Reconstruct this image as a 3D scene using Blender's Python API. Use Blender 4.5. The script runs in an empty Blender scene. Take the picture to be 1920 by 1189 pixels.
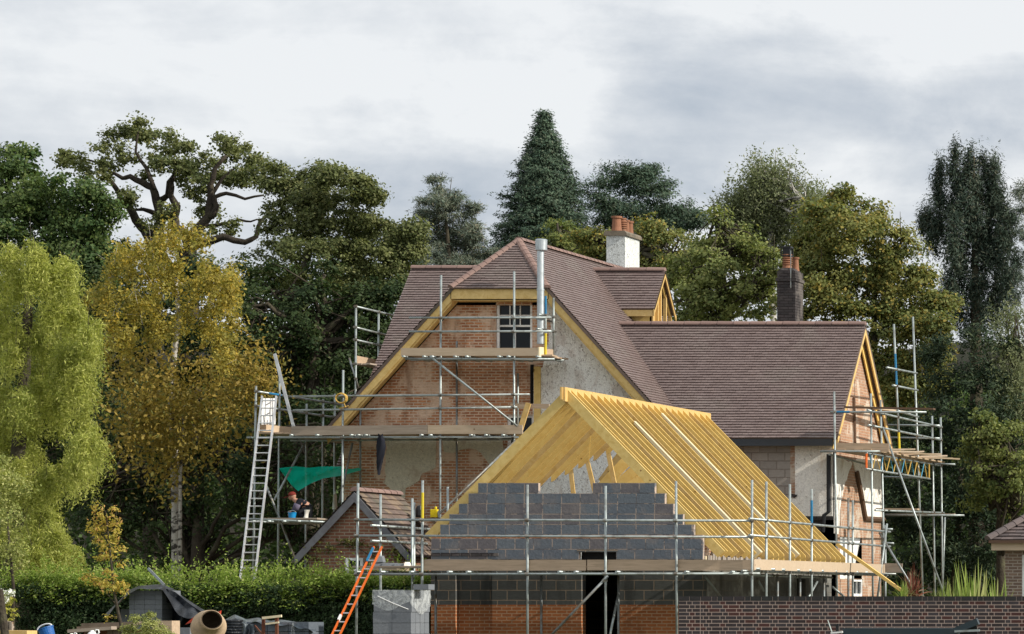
import bpy, math, random
import numpy as np
from mathutils import Vector
from mathutils.geometry import tessellate_polygon
random.seed(7)
sc = bpy.context.scene
col = sc.collection
F, PX, PY, CX, EYE = 7000.0, 3400.0, 1150.0, 34.0, 1.5

# ---------------------------------------------------------------- camera (long lens, rising/cross shift)
cam = bpy.data.cameras.new('camera'); camo = bpy.data.objects.new('camera', cam); col.objects.link(camo)
camo.location = (CX, 0, EYE); camo.rotation_euler = (math.radians(90), 0, 0)
cam.sensor_width = 36; cam.lens = F / 1920 * 36
cam.shift_x = (960 - PX) / 1920; cam.shift_y = (PY - 594.5) / 1920
cam.clip_start = 1; cam.clip_end = 3000
sc.camera = camo
# ---------------------------------------------------------------- sky: Nishita behind a broken cloud deck
SUN_EL, SUN_AZ = math.radians(32), math.radians(96)   # azimuth clockwise from +Y (view direction)
world = bpy.data.worlds.new('World'); sc.world = world; world.use_nodes = True
nt = world.node_tree; nt.nodes.clear()
def N(t, **k):
    n = nt.nodes.new(t)
    for a, b in k.items(): setattr(n, a, b)
    return n
L = nt.links.new
out = N('ShaderNodeOutputWorld'); bg = N('ShaderNodeBackground'); bg.inputs[1].default_value = 0.1
sky = N('ShaderNodeTexSky', sky_type='NISHITA'); sky.sun_disc = False; sky.sun_elevation = SUN_EL; sky.sun_rotation = SUN_AZ
tc = N('ShaderNodeTexCoord')
mp = N('ShaderNodeMapping'); mp.inputs['Scale'].default_value = (19, 19, 30); mp.inputs['Location'].default_value = (3.1, 0.4, 1.7)
L(tc.outputs['Generated'], mp.inputs[0])
n1 = N('ShaderNodeTexNoise'); n1.inputs['Scale'].default_value = 1.0; n1.inputs['Detail'].default_value = 9; n1.inputs['Roughness'].default_value = .60; n1.inputs['Distortion'].default_value = .15
L(mp.outputs[0], n1.inputs['Vector'])
mp2 = N('ShaderNodeMapping'); mp2.inputs['Scale'].default_value = (10, 10, 75); mp2.inputs['Rotation'].default_value = (0, math.radians(6), 0)
L(tc.outputs['Generated'], mp2.inputs[0])
n2 = N('ShaderNodeTexNoise'); n2.inputs['Scale'].default_value = 1.0; n2.inputs['Detail'].default_value = 5; n2.inputs['Roughness'].default_value = .5; n2.inputs['Distortion'].default_value = .5
L(mp2.outputs[0], n2.inputs['Vector'])
def math_(op, a, b=None, c=None, clamp=False):
    m = N('ShaderNodeMath', operation=op); m.use_clamp = clamp
    for i, v in enumerate((a, b, c)):
        if v is None: continue
        if isinstance(v, (int, float)): m.inputs[i].default_value = v
        else: L(v, m.inputs[i])
    return m.outputs[0]
def dirblob(px, py, rad_in, rad_out):          # soft cloud bank around a compass direction
    d = Vector(((px - PX) / F, 1, (PY - py) / F)).normalized()
    vm = N('ShaderNodeVectorMath', operation='SUBTRACT'); L(tc.outputs['Generated'], vm.inputs[0]); vm.inputs[1].default_value = d
    vs = N('ShaderNodeVectorMath', operation='MULTIPLY'); L(vm.outputs[0], vs.inputs[0]); vs.inputs[1].default_value = (1, 1, 2.1)
    vl = N('ShaderNodeVectorMath', operation='LENGTH'); L(vs.outputs[0], vl.inputs[0])
    dist = math_('ADD', vl.outputs['Value'], math_('MULTIPLY', math_('SUBTRACT', n1.outputs['Fac'], .5), .12))
    mr = N('ShaderNodeMapRange', interpolation_type='SMOOTHSTEP'); L(dist, mr.inputs[0])
    mr.inputs[1].default_value = rad_in; mr.inputs[2].default_value = rad_out; mr.inputs[3].default_value = 1; mr.inputs[4].default_value = 0
    return mr.outputs[0]
sep = N('ShaderNodeSeparateXYZ'); L(tc.outputs['Generated'], sep.inputs[0])
zr = N('ShaderNodeMapRange', interpolation_type='SMOOTHSTEP'); L(sep.outputs['Z'], zr.inputs[0])
zr.inputs[1].default_value = .08; zr.inputs[2].default_value = .165; zr.inputs[3].default_value = 0; zr.inputs[4].default_value = 1
dark = math_('MAXIMUM', dirblob(1500, 230, .02, .085), math_('MULTIPLY', dirblob(900, 330, .0, .06), .8))
v = math_('ADD', .735, math_('MULTIPLY', zr.outputs[0], .17))
v = math_('ADD', v, math_('MULTIPLY', math_('SUBTRACT', n1.outputs['Fac'], .5), .72))
v = math_('ADD', v, math_('MULTIPLY', math_('SUBTRACT', n2.outputs['Fac'], .5), .46))
v = math_('SUBTRACT', v, math_('MULTIPLY', dark, .19))
v = math_('ADD', v, math_('MULTIPLY', dirblob(1850, 20, .0, .05), .12))
ramp = N('ShaderNodeValToRGB'); L(v, ramp.inputs[0])
e = ramp.color_ramp.elements
e[0].position = .41; e[0].color = (.40, .47, .56, 1)
e[1].position = .88; e[1].color = (.90, .92, .94, 1)
m = e.new(.56); m.color = (.56, .61, .68, 1)
m = e.new(.72); m.color = (.72, .755, .80, 1)
sc10 = N('ShaderNodeVectorMath', operation='SCALE'); L(ramp.outputs[0], sc10.inputs[0]); sc10.inputs['Scale'].default_value = 10.0
mix = N('ShaderNodeMix', data_type='RGBA'); mix.inputs[0].default_value = .92
L(sky.outputs[0], mix.inputs[6]); L(sc10.outputs[0], mix.inputs[7]); L(mix.outputs[2], bg.inputs[0]); L(bg.outputs[0], out.inputs[0])
# ---------------------------------------------------------------- sun
sun = bpy.data.lights.new('sun', 'SUN'); sun.energy = 5.0; sun.angle = math.radians(.6); sun.color = (1, .93, .82)
suno = bpy.data.objects.new('sun', sun); col.objects.link(suno)
sd = Vector((math.sin(SUN_AZ) * math.cos(SUN_EL), math.cos(SUN_AZ) * math.cos(SUN_EL), math.sin(SUN_EL)))
suno.rotation_euler = sd.to_track_quat('Z', 'Y').to_euler(); suno.location = (40, 20, 60)
sc.view_settings.view_transform = 'Standard'; sc.view_settings.look = 'None'; sc.view_settings.exposure = 0.0; sc.view_settings.gamma = 1
sc.cycles.max_bounces = 6; sc.cycles.diffuse_bounces = 3; sc.cycles.glossy_bounces = 2; sc.cycles.transmission_bounces = 3
sc.cycles.transparent_max_bounces = 6; sc.cycles.use_denoising = True

# ================================================================ helpers
def P(x, y, Y): return Vector(((x - PX) / F * Y + CX, Y, EYE + (PY - y) / F * Y))
def X_(x, Y): return (x - PX) / F * Y + CX
def Z_(y, Y): return EYE + (PY - y) / F * Y
OFF = {}
def tag(o, label=None, cat=None, group=None, kind=None):
    if label: o['label'] = label
    if cat: o['category'] = cat
    if group: o['group'] = group
    if kind: o['kind'] = kind
def thing(name, label, cat, loc, group=None):
    o = bpy.data.objects.new(name, None); o.empty_display_size = .3; col.objects.link(o)
    o.location = loc; OFF[o.name] = Vector(loc); tag(o, label, cat, group); return o
class MB:
    def __init__(s): s.v = []; s.f = []; s.uv = None; s.smooth = False
    def add(s, vs, fs):
        b = len(s.v); s.v += [tuple(p) for p in vs]; s.f += [tuple(i + b for i in f) for f in fs]; return s
    def box(s, a, b):
        x0, y0, z0 = a; x1, y1, z1 = b
        return s.add([(x0,y0,z0),(x1,y0,z0),(x1,y1,z0),(x0,y1,z0),(x0,y0,z1),(x1,y0,z1),(x1,y1,z1),(x0,y1,z1)],
            [(0,3,2,1),(4,5,6,7),(0,1,5,4),(1,2,6,5),(2,3,7,6),(3,0,4,7)])
    def bar(s, p, q, w, h, up=(0, 0, 1)):      # rectangular bar from p to q: w across, h along 'up'
        p, q = Vector(p), Vector(q); d = (q - p).normalized(); u = Vector(up)
        if abs(d.dot(u)) > .98: u = Vector((1, 0, 0))
        a = d.cross(u).normalized(); u = a.cross(d).normalized(); vs = []
        for c in (p, q):
            for i, j in ((-1,-1),(1,-1),(1,1),(-1,1)): vs.append(c + a * (w/2*i) + u * (h/2*j))
        return s.add(vs, [(3,2,1,0),(4,5,6,7),(0,1,5,4),(1,2,6,5),(2,3,7,6),(3,0,4,7)])
    def tube(s, pts, r, n=8, cap=True):
        pts = [Vector(p) for p in pts]
        if not isinstance(r, (list, tuple)): r = [r] * len(pts)
        t0 = (pts[1] - pts[0]).normalized(); a = t0.cross(Vector((0, 0, 1)) if abs(t0.z) < .9 else Vector((1, 0, 0))).normalized()
        rings = []; b0 = len(s.v)
        for i, p in enumerate(pts):
            t = (pts[min(i+1, len(pts)-1)] - pts[max(i-1, 0)]).normalized()
            a = (a - t * a.dot(t)).normalized(); b = t.cross(a)
            for k in range(n):
                g = 2*math.pi*k/n; s.v.append(tuple(p + (a*math.cos(g) + b*math.sin(g)) * r[i]))
        for i in range(len(pts)-1):
            for k in range(n):
                k2 = (k+1) % n; s.f.append((b0+i*n+k, b0+i*n+k2, b0+(i+1)*n+k2, b0+(i+1)*n+k))
        if cap:
            s.f.append(tuple(b0+k for k in reversed(range(n)))); s.f.append(tuple(b0+(len(pts)-1)*n+k for k in range(n)))
        return s
    def lathe(s, c, prof, n=20, axis=(0, 0, 1)):     # prof: (r, h)
        c = Vector(c); ax = Vector(axis).normalized(); a = ax.cross(Vector((0, 0, 1)) if abs(ax.z) < .9 else Vector((1, 0, 0))).normalized(); b = ax.cross(a)
        b0 = len(s.v)
        for r, h in prof:
            for k in range(n):
                g = 2*math.pi*k/n; s.v.append(tuple(c + ax*h + (a*math.cos(g) + b*math.sin(g))*max(r, 1e-4)))
        for i in range(len(prof)-1):
            for k in range(n):
                k2 = (k+1) % n; s.f.append((b0+i*n+k, b0+i*n+k2, b0+(i+1)*n+k2, b0+(i+1)*n+k))
        return s
    def prism(s, pts, depth, holes=()):   # pts: outline in 3-D (planar); depth: vector
        loops = [[Vector(p) for p in pts]] + [[Vector(p) for p in h] for h in holes]
        allp = [p for l in loops for p in l]; n = len(allp); d = Vector(depth)
        tri = tessellate_polygon(loops); vs = allp + [p + d for p in allp]
        fs = [tuple(t) for t in tri] + [tuple(i + n for i in reversed(t)) for t in tri]; b = 0
        for l in loops:
            for i in range(len(l)):
                j = (i+1) % len(l); fs.append((b+i, b+j, b+j+n, b+i+n))
            b += len(l)
        return s.add(vs, fs)
    def grid(s, fn, nu, nv):
        b = len(s.v)
        for i in range(nu+1):
            for j in range(nv+1): s.v.append(tuple(fn(i/nu, j/nv)))
        for i in range(nu):
            for j in range(nv):
                a = b+i*(nv+1)+j; s.f.append((a, a+1, a+nv+2, a+nv+1))
        return s
    def build(s, name, mat, parent=None, label=None, cat=None, group=None, kind=None, smooth=False, uv=True):
        off = OFF.get(parent.name, Vector((0,0,0))) if parent else Vector((0, 0, 0))
        me = bpy.data.meshes.new(name)
        va = np.array(s.v, dtype=np.float64)
        me.from_pydata((va - np.array(off)).tolist(), [], s.f)
        if uv:
            ul = me.uv_layers.new(name='UVMap'); nl = len(me.loops)
            vi = np.empty(nl, dtype=np.int32); me.loops.foreach_get('vertex_index', vi)
            npol = len(me.polygons); nor = np.empty(npol*3); me.polygons.foreach_get('normal', nor); nor = np.abs(nor.reshape(-1, 3))
            lt = np.empty(npol, dtype=np.int32); me.polygons.foreach_get('loop_total', lt)
            ln = np.repeat(nor, lt, axis=0); c = va[vi]
            ax = np.argmax(ln, axis=1)
            u = np.where(ax == 0, c[:, 1], c[:, 0]); w = np.where(ax == 2, c[:, 1], c[:, 2])
            ul.data.foreach_set('uv', np.stack([u, w], 1).ravel())
        if smooth: me.polygons.foreach_set('use_smooth', [True]*len(me.polygons))
        me.materials.append(mat)
        o = bpy.data.objects.new(name, me); col.objects.link(o)
        if parent: o.parent = parent; OFF[o.name] = off
        tag(o, label, cat, group, kind); return o

# ================================================================ materials
def newmat(name):
    m = bpy.data.materials.new(name); m.use_nodes = True; m.node_tree.nodes.clear(); return m
class MT:
    def __init__(s, name):
        s.m = newmat(name); s.t = s.m.node_tree; s.o = s.n('ShaderNodeOutputMaterial')
    def n(s, t, **k):
        x = s.t.nodes.new(t)
        for a, b in k.items(): setattr(x, a, b)
        return x
    def l(s, a, b): s.t.links.new(a, b)
    def noise(s, scale, detail=3, rough=.5, vec=None, dist=0, sc3=None):
        x = s.n('ShaderNodeTexNoise'); x.inputs['Scale'].default_value = scale; x.inputs['Detail'].default_value = detail
        x.inputs['Roughness'].default_value = rough; x.inputs['Distortion'].default_value = dist
        if vec is None:
            vec = s.geo()
        if sc3:
            mm = s.n('ShaderNodeMapping'); mm.inputs['Scale'].default_value = sc3; s.l(vec, mm.inputs[0]); vec = mm.outputs[0]
        s.l(vec, x.inputs['Vector']); return x.outputs['Fac']
    def geo(s): 
        if not hasattr(s, '_g'): s._g = s.n('ShaderNodeTexCoord')
        return s._g.outputs['Object']
    def uvc(s):
        if not hasattr(s, '_g'): s._g = s.n('ShaderNodeTexCoord')
        return s._g.outputs['UV']
    def mix(s, f, a, b, mode='MIX'):
        x = s.n('ShaderNodeMix', data_type='RGBA', blend_type=mode)
        for i, v in ((0, f), (6, a), (7, b)):
            if isinstance(v, (int, float)): x.inputs[i].default_value = v
            elif isinstance(v, tuple): x.inputs[i].default_value = (*v, 1) if len(v) == 3 else v
            else: s.l(v, x.inputs[i])
        return x.outputs[2]
    def mr(s, v, a, b, c=0, d=1, smooth=True):
        x = s.n('ShaderNodeMapRange'); 
        if smooth: x.interpolation_type = 'SMOOTHSTEP'
        s.l(v, x.inputs[0])
        for i, k in enumerate((a, b, c, d)): x.inputs[i+1].default_value = k
        return x.outputs[0]
    def ma(s, op, a, b):
        x = s.n('ShaderNodeMath', operation=op)
        for i, v in ((0, a), (1, b)):
            if isinstance(v, (int, float)): x.inputs[i].default_value = v
            else: s.l(v, x.inputs[i])
        return x.outputs[0]
    def rnd(s):
        return s.n('ShaderNodeNewGeometry').outputs['Random Per Island']
    def fin(s, colr, rough=.7, metal=0, bump=None, bs=.5, bd=.01, spec=.3):
        b = s.n('ShaderNodeBsdfPrincipled')
        if isinstance(colr, tuple): b.inputs['Base Color'].default_value = (*colr, 1)
        else: s.l(colr, b.inputs['Base Color'])
        if isinstance(rough, (int, float)): b.inputs['Roughness'].default_value = rough
        else: s.l(rough, b.inputs['Roughness'])
        b.inputs['Metallic'].default_value = metal; b.inputs['Specular IOR Level'].default_value = spec
        if bump is not None:
            bp = s.n('ShaderNodeBump'); bp.inputs['Strength'].default_value = bs; bp.inputs['Distance'].default_value = bd
            s.l(bump, bp.inputs['Height']); s.l(bp.outputs[0], b.inputs['Normal'])
        s.l(b.outputs[0], s.o.inputs[0]); return s.m
def sh(c, k): return tuple(min(1, x*k) for x in c)
def brick_mat(name, c1, c2, mortar, w=.225, h=.075, ms=.010, patch=None, patchlo=.52, patchhi=.62, vary=.35, psc=.9, soot=.5):
    t = MT(name); b = t.n('ShaderNodeTexBrick'); b.offset = .5
    b.inputs['Scale'].default_value = 1; b.inputs['Brick Width'].default_value = w; b.inputs['Row Height'].default_value = h
    b.inputs['Mortar Size'].default_value = ms; b.inputs['Mortar Smooth'].default_value = .3; b.inputs['Bias'].default_value = 0
    b.inputs['Color1'].default_value = (*c1, 1); b.inputs['Color2'].default_value = (*c2, 1); b.inputs['Mortar'].default_value = (*mortar, 1); b.squash = 1
    wob = t.n('ShaderNodeVectorMath', operation='MULTIPLY_ADD'); nz = t.n('ShaderNodeTexNoise'); nz.inputs['Scale'].default_value = 2.5
    t.l(t.uvc(), nz.inputs['Vector']); t.l(nz.outputs['Color'], wob.inputs[0]); wob.inputs[1].default_value = (.012, .012, 0); t.l(t.uvc(), wob.inputs[2])
    t.l(wob.outputs[0], b.inputs['Vector'])
    c = b.outputs['Color']; g = t.noise(9, 5, .7, sc3=(1, 1, 2.4)); c = t.mix(vary, c, t.mix(g, (.25,.22,.2), (1.0,.98,.95)), 'MULTIPLY') if False else t.mix(1.0, c, t.mix(g, (1-vary,)*3, (1+vary*.6,)*3), 'MULTIPLY')
    lg = t.noise(psc, 5, .6, dist=.4)
    if patch: c = t.mix(t.ma('MULTIPLY', t.mr(lg, patchlo, patchhi), t.mr(g, .3, .6, .5, 1)), c, patch)
    st = t.noise(1.1, 5, .62, sc3=(2.2, 2.2, .5)); c = t.mix(t.mr(st, .5, .72, 0, soot), c, sh(c1, .35))
    return t.fin(c, .9, bump=t.ma('ADD', t.ma('MULTIPLY', b.outputs['Fac'], -1.0), t.ma('MULTIPLY', g, .5)), bs=.7, bd=.012, spec=.15)
def flat_noise(name, c, dirt=None, lo=.45, hi=.7, sc=3, rough=.8, fine=40, fa=.25, bump=.4, metal=0, bd=.01, spec=.3, sc3=None):
    t = MT(name); g = t.noise(fine, 4, .6); k = t.mix(1.0, c, t.mix(g, (1-fa,)*3, (1+fa,)*3), 'MULTIPLY')
    if dirt: k = t.mix(t.mr(t.noise(sc, 6, .62, dist=.5, sc3=sc3), lo, hi), k, dirt)
    return t.fin(k, rough, metal, bump=g, bs=bump, bd=bd, spec=spec)
def wood_mat(name, c, c2=None, gr=.18, rough=.6, isl=.27, knots=True, axis=None):
    t = MT(name); c2 = c2 or sh(c, .72)
    r = t.rnd()
    vec = t.geo()
    vm = t.n('ShaderNodeVectorMath', operation='ADD'); t.l(vec, vm.inputs[0]); cmb = t.n('ShaderNodeCombineXYZ')
    k7 = t.ma('MULTIPLY', r, 37.0); t.l(k7, cmb.inputs[0]); t.l(k7, cmb.inputs[1]); t.l(k7, cmb.inputs[2]); t.l(cmb.outputs[0], vm.inputs[1])
    g = t.noise(1.0, 4, .6, vec=vm.outputs[0], dist=.6, sc3=axis or (6, 30, 6)); g2 = t.noise(2.2, 2, .5, vec=vm.outputs[0])
    k = t.mix(t.mr(g, .35, .7), c, c2); k = t.mix(t.mr(g2, .4, .65, 0, .35), k, sh(c, .85))
    k = t.mix(1.0, k, t.mix(r, (1-isl, 1-isl*1.1, 1-isl*1.5), (1+isl*.6,)*3), 'MULTIPLY')
    if knots:
        v = t.n('ShaderNodeTexVoronoi'); v.inputs['Scale'].default_value = 3.3; t.l(vm.outputs[0], v.inputs['Vector'])
        k = t.mix(t.mr(v.outputs['Distance'], .03, .10, .8, 0), k, (.16, .07, .015))
    return t.fin(k, rough, bump=g, bs=.25, bd=.004, spec=.25)
def island_mat(name, c1, c2, mortar=None, rough=.85, fine=22, fa=.3, bump=.5, c3=None, spec=.2, sc=1.2, weather=None):
    t = MT(name); r = t.rnd(); k = t.mix(r, c1, c2)
    if c3: 
        r2 = t.ma('FRACT', t.ma('MULTIPLY', r, 17.3), 0); k = t.mix(t.mr(r2, .72, .78), k, c3)
    g = t.noise(fine, 4, .62); k = t.mix(1.0, k, t.mix(g, (1-fa,)*3, (1+fa,)*3), 'MULTIPLY')
    if weather: k = t.mix(t.mr(t.noise(sc, 5, .6, dist=.4), .48, .72, 0, .55), k, weather)
    return t.fin(k, rough, bump=g, bs=bump, bd=.01, spec=spec)
def leaf_mat(name, c1, c2, c3=None, tr=.35, rough=.6, spread=.26):
    t = MT(name); a = t.n('ShaderNodeAttribute', attribute_name='tint'); r = t.rnd()
    k = t.mix(a.outputs['Fac'], c1, c2)
    if c3:
        r2 = t.ma('FRACT', t.ma('MULTIPLY', r, 13.7), 0); k = t.mix(t.mr(r2, .78, .9), k, c3)
    k = t.mix(1.0, k, t.mix(r, (1-spread,)*3, (1+spread,)*3), 'MULTIPLY')
    b = t.n('ShaderNodeBsdfPrincipled'); t.l(k, b.inputs['Base Color']); b.inputs['Roughness'].default_value = rough; b.inputs['Specular IOR Level'].default_value = .22
    tl = t.n('ShaderNodeBsdfTranslucent'); t.l(t.mix(1.0, k, (1.15, 1.2, .75), 'MULTIPLY'), tl.inputs[0])
    ms = t.n('ShaderNodeMixShader'); ms.inputs[0].default_value = tr; t.l(b.outputs[0], ms.inputs[1]); t.l(tl.outputs[0], ms.inputs[2]); t.l(ms.outputs[0], t.o.inputs[0])
    return t.m
M = {}
M['bark'] = flat_noise('bark', (.045, .036, .026), (.09, .085, .05), rough=.95, fine=18, fa=.5, bump=.9, bd=.03)
M['bark_oak'] = flat_noise('bark_oak', (.035, .028, .022), (.07, .06, .04), rough=.95, fine=14, fa=.5, bump=.9, bd=.03)
M['bark_birch'] = flat_noise('bark_birch', (.42, .40, .36), (.05, .045, .04), lo=.5, hi=.58, sc=2.2, rough=.8, fine=12, fa=.35, sc3=(1, 1, 2.2))
M['dark_backing'] = flat_noise('dark_backing', (.020, .018, .012), (.018, .022, .010), rough=1, sc=.4, fine=6)  # near-black so gaps through the foliage read as deep shade
M['grass'] = flat_noise('grass_ground', (.09, .10, .05), (.24, .19, .14), rough=1, sc=.15, fine=5)
TB = (.150, .112, .104)
M['tile'] = island_mat('roof_tile', (.19, .142, .132), (.158, .116, .109), rough=.48, fa=.22, spec=.75, sc=.8, weather=(.205, .175, .155))
M['tile_old'] = island_mat('old_roof_tile', (.17, .125, .105), (.10, .08, .07), rough=.85, fa=.35, c3=(.2, .15, .11), weather=(.09, .10, .07))
M['tile_grey'] = island_mat('grey_roof_tile', (.15, .12, .115), (.10, .085, .085), rough=.8, fa=.3)
M['ridge'] = island_mat('ridge_tile', (.26, .175, .15), (.20, .135, .12), rough=.75, fa=.2)
M['felt'] = flat_noise('roof_felt', (.05, .045, .045))
M['brick_house'] = brick_mat('house_brick', (.60, .28, .14), (.40, .18, .10), (.70, .56, .43), ms=.015, patch=(.70, .53, .40), patchlo=.48, patchhi=.60, psc=1.9, soot=.55, vary=.62)
M['brick_side'] = brick_mat('side_brick', (.46, .27, .17), (.36, .20, .13), (.50, .40, .31), patch=(.58, .50, .41), psc=1.6, soot=.3)
M['brick_garage'] = brick_mat('garage_brick', (.42, .15, .055), (.32, .11, .045), (.48, .32, .20), ms=.011, soot=.35)
M['brick_out'] = brick_mat('outbuilding_brick', (.30, .135, .085), (.22, .10, .07), (.34, .28, .21), ms=.013, soot=.55)
M['brick_neigh'] = brick_mat('neighbour_brick', (.24, .17, .13), (.17, .12, .095), (.40, .35, .30), ms=.012, soot=.2)
M['brick_dark'] = brick_mat('sooty_brick', (.048, .045, .046), (.075, .066, .066), (.035, .03, .03), ms=.012, patch=(.14, .125, .115), psc=1.5)
M['wallbrick'] = island_mat('dark_wall_brick', (.032, .021, .021), (.052, .044, .048), c3=(.075, .028, .024), rough=.7, fa=.5, spec=.35, fine=9)
M['coping'] = island_mat('coping_brick', (.030, .033, .032), (.045, .038, .040), rough=.75, fa=.4)
M['mortar'] = flat_noise('mortar', (.62, .48, .41), fine=30, rough=.95)
M['mortar_b'] = flat_noise('block_mortar', (.44, .36, .30), (.14, .14, .15), lo=.48, hi=.58, sc=5, fine=30, rough=.95)
M['block'] = island_mat('concrete_block', (.125, .147, .170), (.105, .125, .150), rough=.95, fine=16, fa=.30, bump=.9, c3=(.125, .120, .130), weather=(.20, .185, .18), sc=2.6)
M['block_low'] = brick_mat('blockwork_low', (.12, .125, .12), (.085, .09, .09), (.30, .235, .175), w=.44, h=.225, ms=.012, soot=.7)  # base tones darkened to carry the shade under the scaffold, stain streaks besides
M['block_dirty'] = brick_mat('blockwork_dirty', (.17, .165, .15), (.12, .12, .11), (.15, .14, .12), w=.44, h=.225, ms=.014, patch=(.34, .34, .31), patchlo=.52, patchhi=.68, psc=1.2, soot=.8)
M['block_pale'] = brick_mat('blockwork_pale', (.40, .36, .32), (.33, .30, .27), (.27, .23, .20), w=.44, h=.22, ms=.016, soot=.25)
M['block_stack'] = island_mat('stacked_block', (.20, .215, .235), (.15, .165, .185), rough=.95, fine=25, fa=.22, bump=.6)
def render_mat(name, c, d1, d2, lo=.5, hi=.62, crack=True, sp=(.60,.66), ssc=7):
    t = MT(name); g = t.noise(26, 5, .7); k = t.mix(1.0, c, t.mix(t.mr(g, .3, .7), (.82,)*3, (1.12,)*3), 'MULTIPLY')
    k = t.mix(t.mr(t.noise(1.3, 6, .68, dist=.6, sc3=(1.6, 1.6, .8)), lo, hi, 0, .8), k, d1)
    k = t.mix(t.mr(t.noise(ssc, 5, .75, dist=1.2, sc3=(1.5, 1.5, .9)), *sp, 0, .85), k, d2)
    if crack:
        v = t.n('ShaderNodeTexVoronoi', feature='DISTANCE_TO_EDGE'); v.inputs['Scale'].default_value = 3.1
        ds = t.n('ShaderNodeVectorMath', operation='MULTIPLY_ADD'); nz = t.n('ShaderNodeTexNoise'); nz.inputs['Scale'].default_value = 3; t.l(t.geo(), nz.inputs['Vector'])
        t.l(nz.outputs['Color'], ds.inputs[0]); ds.inputs[1].default_value = (.5, .5, .2)
        mm = t.n('ShaderNodeMapping'); mm.inputs['Scale'].default_value = (1.6, 1.6, .7); t.l(t.geo(), mm.inputs[0]); t.l(mm.outputs[0], ds.inputs[2]); t.l(ds.outputs[0], v.inputs['Vector'])
        msk = t.ma('MULTIPLY', t.mr(v.outputs['Distance'], .004, .02, 1, 0), t.mr(t.noise(1.0, 2), .52, .64, 0, .7)); k = t.mix(msk, k, sh(d2, .6))
    return t.fin(k, .95, bump=g, bs=.9, bd=.02, spec=.1)
M['pebble'] = render_mat('pebbledash', (.90, .92, .90), (.62, .58, .54), (.24, .21, .19), sp=(.54,.62), ssc=11)
M['render'] = render_mat('cream_render', (.62, .58, .46), (.45, .37, .27), (.25, .18, .12), lo=.56, hi=.7)
M['white_render'] = render_mat('white_render', (.88, .85, .78), (.66, .58, .47), (.30, .21, .14), lo=.55, hi=.72)
M['chim_white'] = render_mat('chimney_roughcast', (.70, .74, .73), (.62, .65, .63), (.17, .17, .16), lo=.50, hi=.66, crack=False, sp=(.52,.60), ssc=15)
M['stone'] = flat_noise('weathered_stone', (.19, .16, .12), (.08, .075, .06), fine=20)
M['terracotta'] = flat_noise('terracotta', (.27, .125, .072), (.15, .08, .05), fine=20, rough=.8)
M['pine'] = wood_mat('yellow_pine', (.86, .62, .22), (.77, .51, .15))
M['pine_fresh'] = wood_mat('fresh_pine', (.70, .50, .22), (.60, .39, .13))
M['pine_pale'] = wood_mat('pale_pine', (.80, .72, .52), (.74, .62, .42), knots=False)
M['barge'] = wood_mat('bargeboard_pine', (.80, .60, .27), (.66, .46, .17), axis=(8, 8, 8))
M['green_pine'] = wood_mat('treated_pine', (.78, .60, .25), (.66, .48, .17), axis=(8, 8, 8))
M['board'] = wood_mat('scaffold_board', (.50, .38, .28), (.38, .29, .21), axis=(2, 30, 20))
M['board_pale'] = wood_mat('pale_scaffold_board', (.56, .45, .34), (.47, .37, .27), axis=(2, 30, 20))
M['board_grey'] = wood_mat('weathered_board', (.38, .32, .27), (.28, .23, .19), axis=(2, 30, 20))
M['board_dark'] = wood_mat('dark_board', (.14, .085, .055), (.09, .055, .04), axis=(2, 30, 20))
M['grey_timber'] = wood_mat('grey_painted_timber', (.17, .18, .22), (.13, .13, .16), knots=False)
def steel(name, c, c2, metal=.55):
    t = MT(name); k = t.mix(t.mr(t.noise(3.5, 5, .65, sc3=(1, 1, 1)), .45, .62), c, c2); r = t.noise(9, 3)
    return t.fin(k, t.mr(r, .2, .8, .35, .6), metal, spec=.5)
M['steel'] = steel('galvanised_steel', (.36, .41, .41), (.24, .26, .25))
M['steel_d'] = steel('weathered_steel', (.24, .27, .28), (.17, .15, .12), .4)
M['alu'] = steel('aluminium', (.62, .64, .66), (.5, .52, .54), .6)
M['flue'] = steel('stainless_flue', (.50, .55, .58), (.42, .46, .48), .75)
M['fit'] = steel('coupler_steel', (.26, .26, .24), (.16, .13, .10), .5)
M['white'] = flat_noise('white_paint', (.88, .89, .88), (.5, .5, .47), rough=.5)
M['whiteplas'] = flat_noise('white_plastic', (.82, .83, .83), rough=.35, fa=.05)
M['black'] = flat_noise('black_plastic', (.015, .016, .018), rough=.4)
M['gutter'] = flat_noise('black_gutter', (.020, .026, .034), rough=.35, spec=.5)
M['dark'] = flat_noise('dark_void', (.006, .006, .007))  # near-black colour standing for the shade of slots, openings and interiors
M['blue'] = flat_noise('blue_paint', (.02, .17, .34), (.02, .12, .24), rough=.5)
M['bluebk'] = flat_noise('blue_plastic', (.01, .22, .50), rough=.35, fa=.05)
M['navy'] = flat_noise('navy_plastic', (.015, .10, .33), rough=.35, fa=.05)
M['yellow'] = flat_noise('yellow_paint', (.60, .48, .03), rough=.5)
M['yellowpl'] = flat_noise('yellow_plastic', (.75, .58, .01), rough=.4, fa=.05)
M['paleblue'] = flat_noise('pale_blue_paint', (.07, .30, .48), rough=.5)
M['orange'] = flat_noise('orange_fibreglass', (.72, .14, .02), (.5, .12, .03), rough=.45)
M['red'] = flat_noise('red_paint', (.5, .06, .03), rough=.5)
M['rust'] = flat_noise('rusty_steel', (.13, .045, .025), (.2, .09, .05), rough=.9)
M['rope'] = flat_noise('yellow_rope', (.55, .36, .09), fine=60)
M['cloth_dark'] = flat_noise('dark_cloth', (.012, .014, .022), rough=.95)
M['cloth_lilac'] = flat_noise('purple_grey_cloth', (.10, .09, .14), (.16, .14, .19), rough=.95)
M['denim'] = flat_noise('dark_trousers', (.014, .016, .02), rough=.95)
M['skin'] = flat_noise('skin', (.42, .23, .16), rough=.55, fa=.06)
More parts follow.
